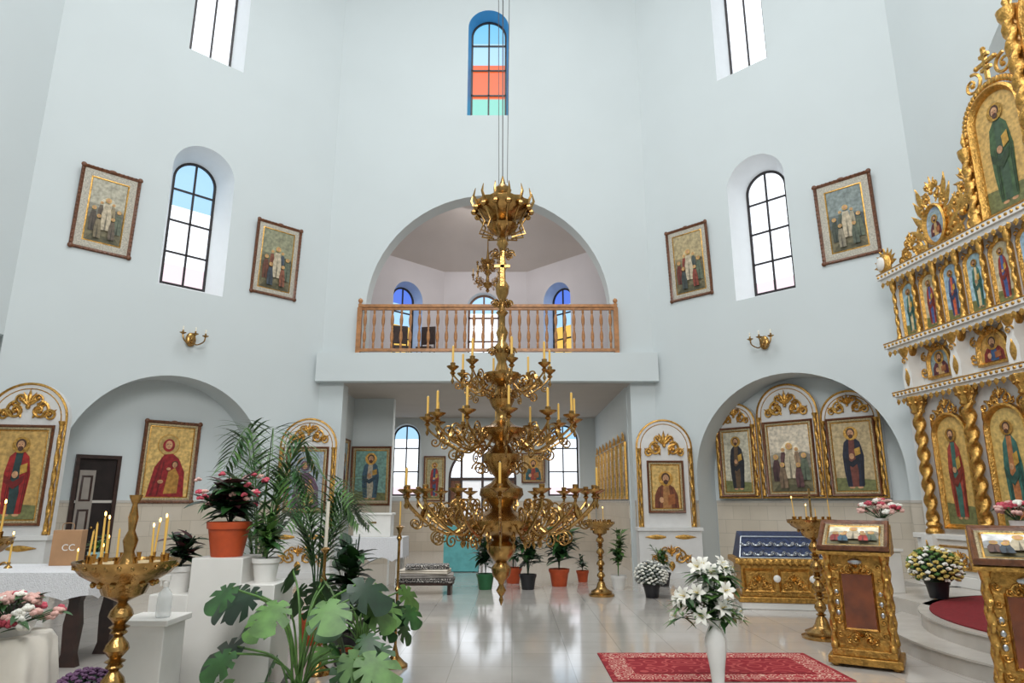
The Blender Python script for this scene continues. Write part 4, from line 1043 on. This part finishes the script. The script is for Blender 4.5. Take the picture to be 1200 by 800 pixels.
lm=M(DWOOD); lm.prism([(-.1,0),(.1,0),(.06,.12),(.08,.4),(.05,.6),(.09,.76),(-.09,.76),(-.05,.6),(-.08,.4),(-.06,.12)],(),-.04,.04); lme=lm.mesh('leg')
for sx in(-.52,.52):
    for sy in(-.3,.3): part(t,'leg',lme,loc=(sx,sy,0))
m=M(LACE,True); cloth(m,-.74,.74,-.49,.49,.905,.26); part(t,'tablecloth',m)
b=thing('paper_bag','brown kraft paper shopping bag with white letters','bag',(-5.0,7.84,.905),radians(8))
m=M(KRAFT); m.b2(-.15,.15,-.07,.07,0,.38); part(b,'bag_body',m,bevel=.004)
m=M(KRAFT,True); m.tube(cr([(-.06,-.07,.38),(-.05,-.07,.45),(.05,-.07,.45),(.06,-.07,.38)],5),.004,5); part(b,'handle',m)
tc_=bpy.data.curves.new('lettering','FONT'); tc_.body='CC'; tc_.size=.1; tc_.align_x='CENTER'; tc_.extrude=.001; tc_.materials.append(WHITE)
to=bpy.data.objects.new('lettering',tc_); COL.objects.link(to); bpy.context.view_layer.update()
me=bpy.data.meshes.new_from_object(to.evaluated_get(bpy.context.evaluated_depsgraph_get())); bpy.data.objects.remove(to)
part(b,'lettering',me,loc=(.03,-.072,.16),rot=(pi/2,0,0))
p=thing('potted_plant','small green plant in pale blue pot on table','potted plant',(-4.62,7.75,.905)); pot(p,.09,.15,mat('blue_ceramic',(140,180,186),.4,noise=.05)); bushy(p,.14,30,.14,.2,.14,.05,[LEAF1,LEAF2],71,6)
for i,(xx,yy,hh) in enumerate(((-4.42,7.6,.3),(-4.35,7.4,.22),(-5.4,7.5,.34),(-4.55,7.3,.18))):
    c=thing('table_candle','lit wax candle in small brass holder on table','candle',(xx,yy,.905),0,'candles on the lace table')
    m=M(BRASS,True); m.lathe([(.04,0),(.035,.015),(.015,.03),(.02,.06)],14); part(c,'holder',m)
    m=M(CAND,True); m.lathe([(.01,.03),(.01,hh)],8); m.use(FLAME); m.ball((0,0,hh+.02),.009,(1,1,2),6,5); part(c,'candle',m)
t=thing('table','small table with white lace cloth near the vestibule','table',(-2.6,13.2,0))
m=M(DWOOD); m.b2(-.55,.55,-.35,.35,.88,.93)
part(t,'tabletop',m); lm=M(WHITE,True); lm.lathe([(.03,0),(.045,.1),(.03,.3),(.045,.6),(.04,.88)],10); lme=lm.mesh('leg')
for sx in(-.48,.48):
    for sy in(-.28,.28): part(t,'leg',lme,loc=(sx,sy,0))
m=M(LACE,True); cloth(m,-.58,.58,-.38,.38,.945,.42,.07); part(t,'tablecloth',m)
bx=thing('donation_box','white wooden box standing on lace covered table','box',(-2.65,13.25,.945)); m=M(WHITE); m.b2(-.35,.35,-.18,.18,0,.4); m.b2(-.38,.38,-.2,.2,.4,.44); part(bx,'box_body',m,bevel=.008)
m=M(BRASS); m.b2(-.08,.08,-.19,-.18,.25,.28); part(bx,'slot_plate',m)
t=thing('draped_table','tall table covered with teal cloth by the door','table',(-1.2,16.6,0))
m=M(DWOOD); m.b2(-.36,.36,-.26,.26,.98,1.02); 
for sx in(-.3,.3):
    for sy in(-.2,.2): m.b2(sx-.025,sx+.025,sy-.025,sy+.025,0,.98)
part(t,'table_frame',m); m=M(TEAL,True); cloth(m,-.4,.4,-.3,.3,1.035,1.02,.0); part(t,'tablecloth',m)
bn=thing('bench','low dark wooden bench holding folded rugs','bench',(-1.55,12.6,0))
m=M(DWOOD); m.b2(-.5,.5,-.22,.22,.16,.2); part(bn,'seat',m)
for sx in(-.44,.44):
    m=M(DWOOD); m.b2(sx-.03,sx+.03,-.2,.2,0,.16); part(bn,'leg',m)
BWR=mat('rug_black_white',(60,56,56),.9,kind='rug',ns=12,col2=(210,204,196))
cols=[BWR,mat('rug_grey',(150,144,138),.9,noise=.2),mat('rug_cream',(214,204,190),.9,noise=.1),BWR]
for i in range(4):
    f=thing('folded_rug',['folded black and white patterned rug','folded grey woven rug','folded cream rug','folded dark patterned rug'][i]+' stacked on bench','rug',(-1.55+.03*(i%2),12.6,.2+.075*i),radians([-3,4,-5,6][i]),'folded rugs on bench')
    m=M(cols[i],True); hw=.5-.04*i
    for k in range(2):
        z0=.002+.037*k
        m.loft([[(-hw,-.2,z0),(hw,-.2,z0),(hw,.2,z0),(-hw,.2,z0)],[(-hw-.01,-.215,z0+.017),(hw+.01,-.215,z0+.017),(hw+.01,.215,z0+.017),(-hw-.01,.215,z0+.017)],[(-hw,-.2,z0+.034),(hw,-.2,z0+.034),(hw,.2,z0+.034),(-hw,.2,z0+.034)]])
        m.add([(-hw,-.2,z0+.034),(hw,-.2,z0+.034),(hw,.2,z0+.034),(-hw,.2,z0+.034)],[(0,1,2,3)])
    part(f,'rug_layers',m)

# ---------------- LIGHTS
def area(name,loc,target,size,power,col=(1,1,1)):
    l=bpy.data.lights.new(name,'AREA'); l.shape='DISK'; l.size=size; l.energy=power; l.color=col
    o=bpy.data.objects.new(name,l); o.location=loc
    o.rotation_euler=(Vector(target)-Vector(loc)).to_track_quat('-Z','Y').to_euler(); COL.objects.link(o); return o
area('dome_fill',(-.6,6.5,17.5),(-.6,7.5,0),9,1220,(.97,.99,1))  # added overhead fill lamp under the closed ceiling
area('south_fill',(-.6,-1.2,8.0),(-.6,12,3.5),6,1020,(1,.985,.97))  # added soft lamp behind the camera, stands in for unseen opposite windows
area('vestibule_light',(-1,20,4.3),(-1,20,0),2.5,115,(1,.97,.93))
area('loft_light',(-.9,18.2,10.4),(-.9,18.6,5),2,125,(1,.96,.93))
area('apse_light',(9.5,7,9.5),(8.5,7,3),3,130)
w=bpy.data.worlds.new('World'); SC.world=w; w.use_nodes=True
w.node_tree.nodes['Background'].inputs[0].default_value=(.9,.95,1,1); w.node_tree.nodes['Background'].inputs[1].default_value=.5
SC.view_settings.view_transform='Standard'
# ---------------- CAMERA
cd=bpy.data.cameras.new('camera'); cd.sensor_width=36; cd.lens=23.4; cd.clip_end=200
co=bpy.data.objects.new('camera',cd); co.location=(0,0,1.6); co.rotation_euler=(radians(103.5),0,0); COL.objects.link(co); SC.camera=co
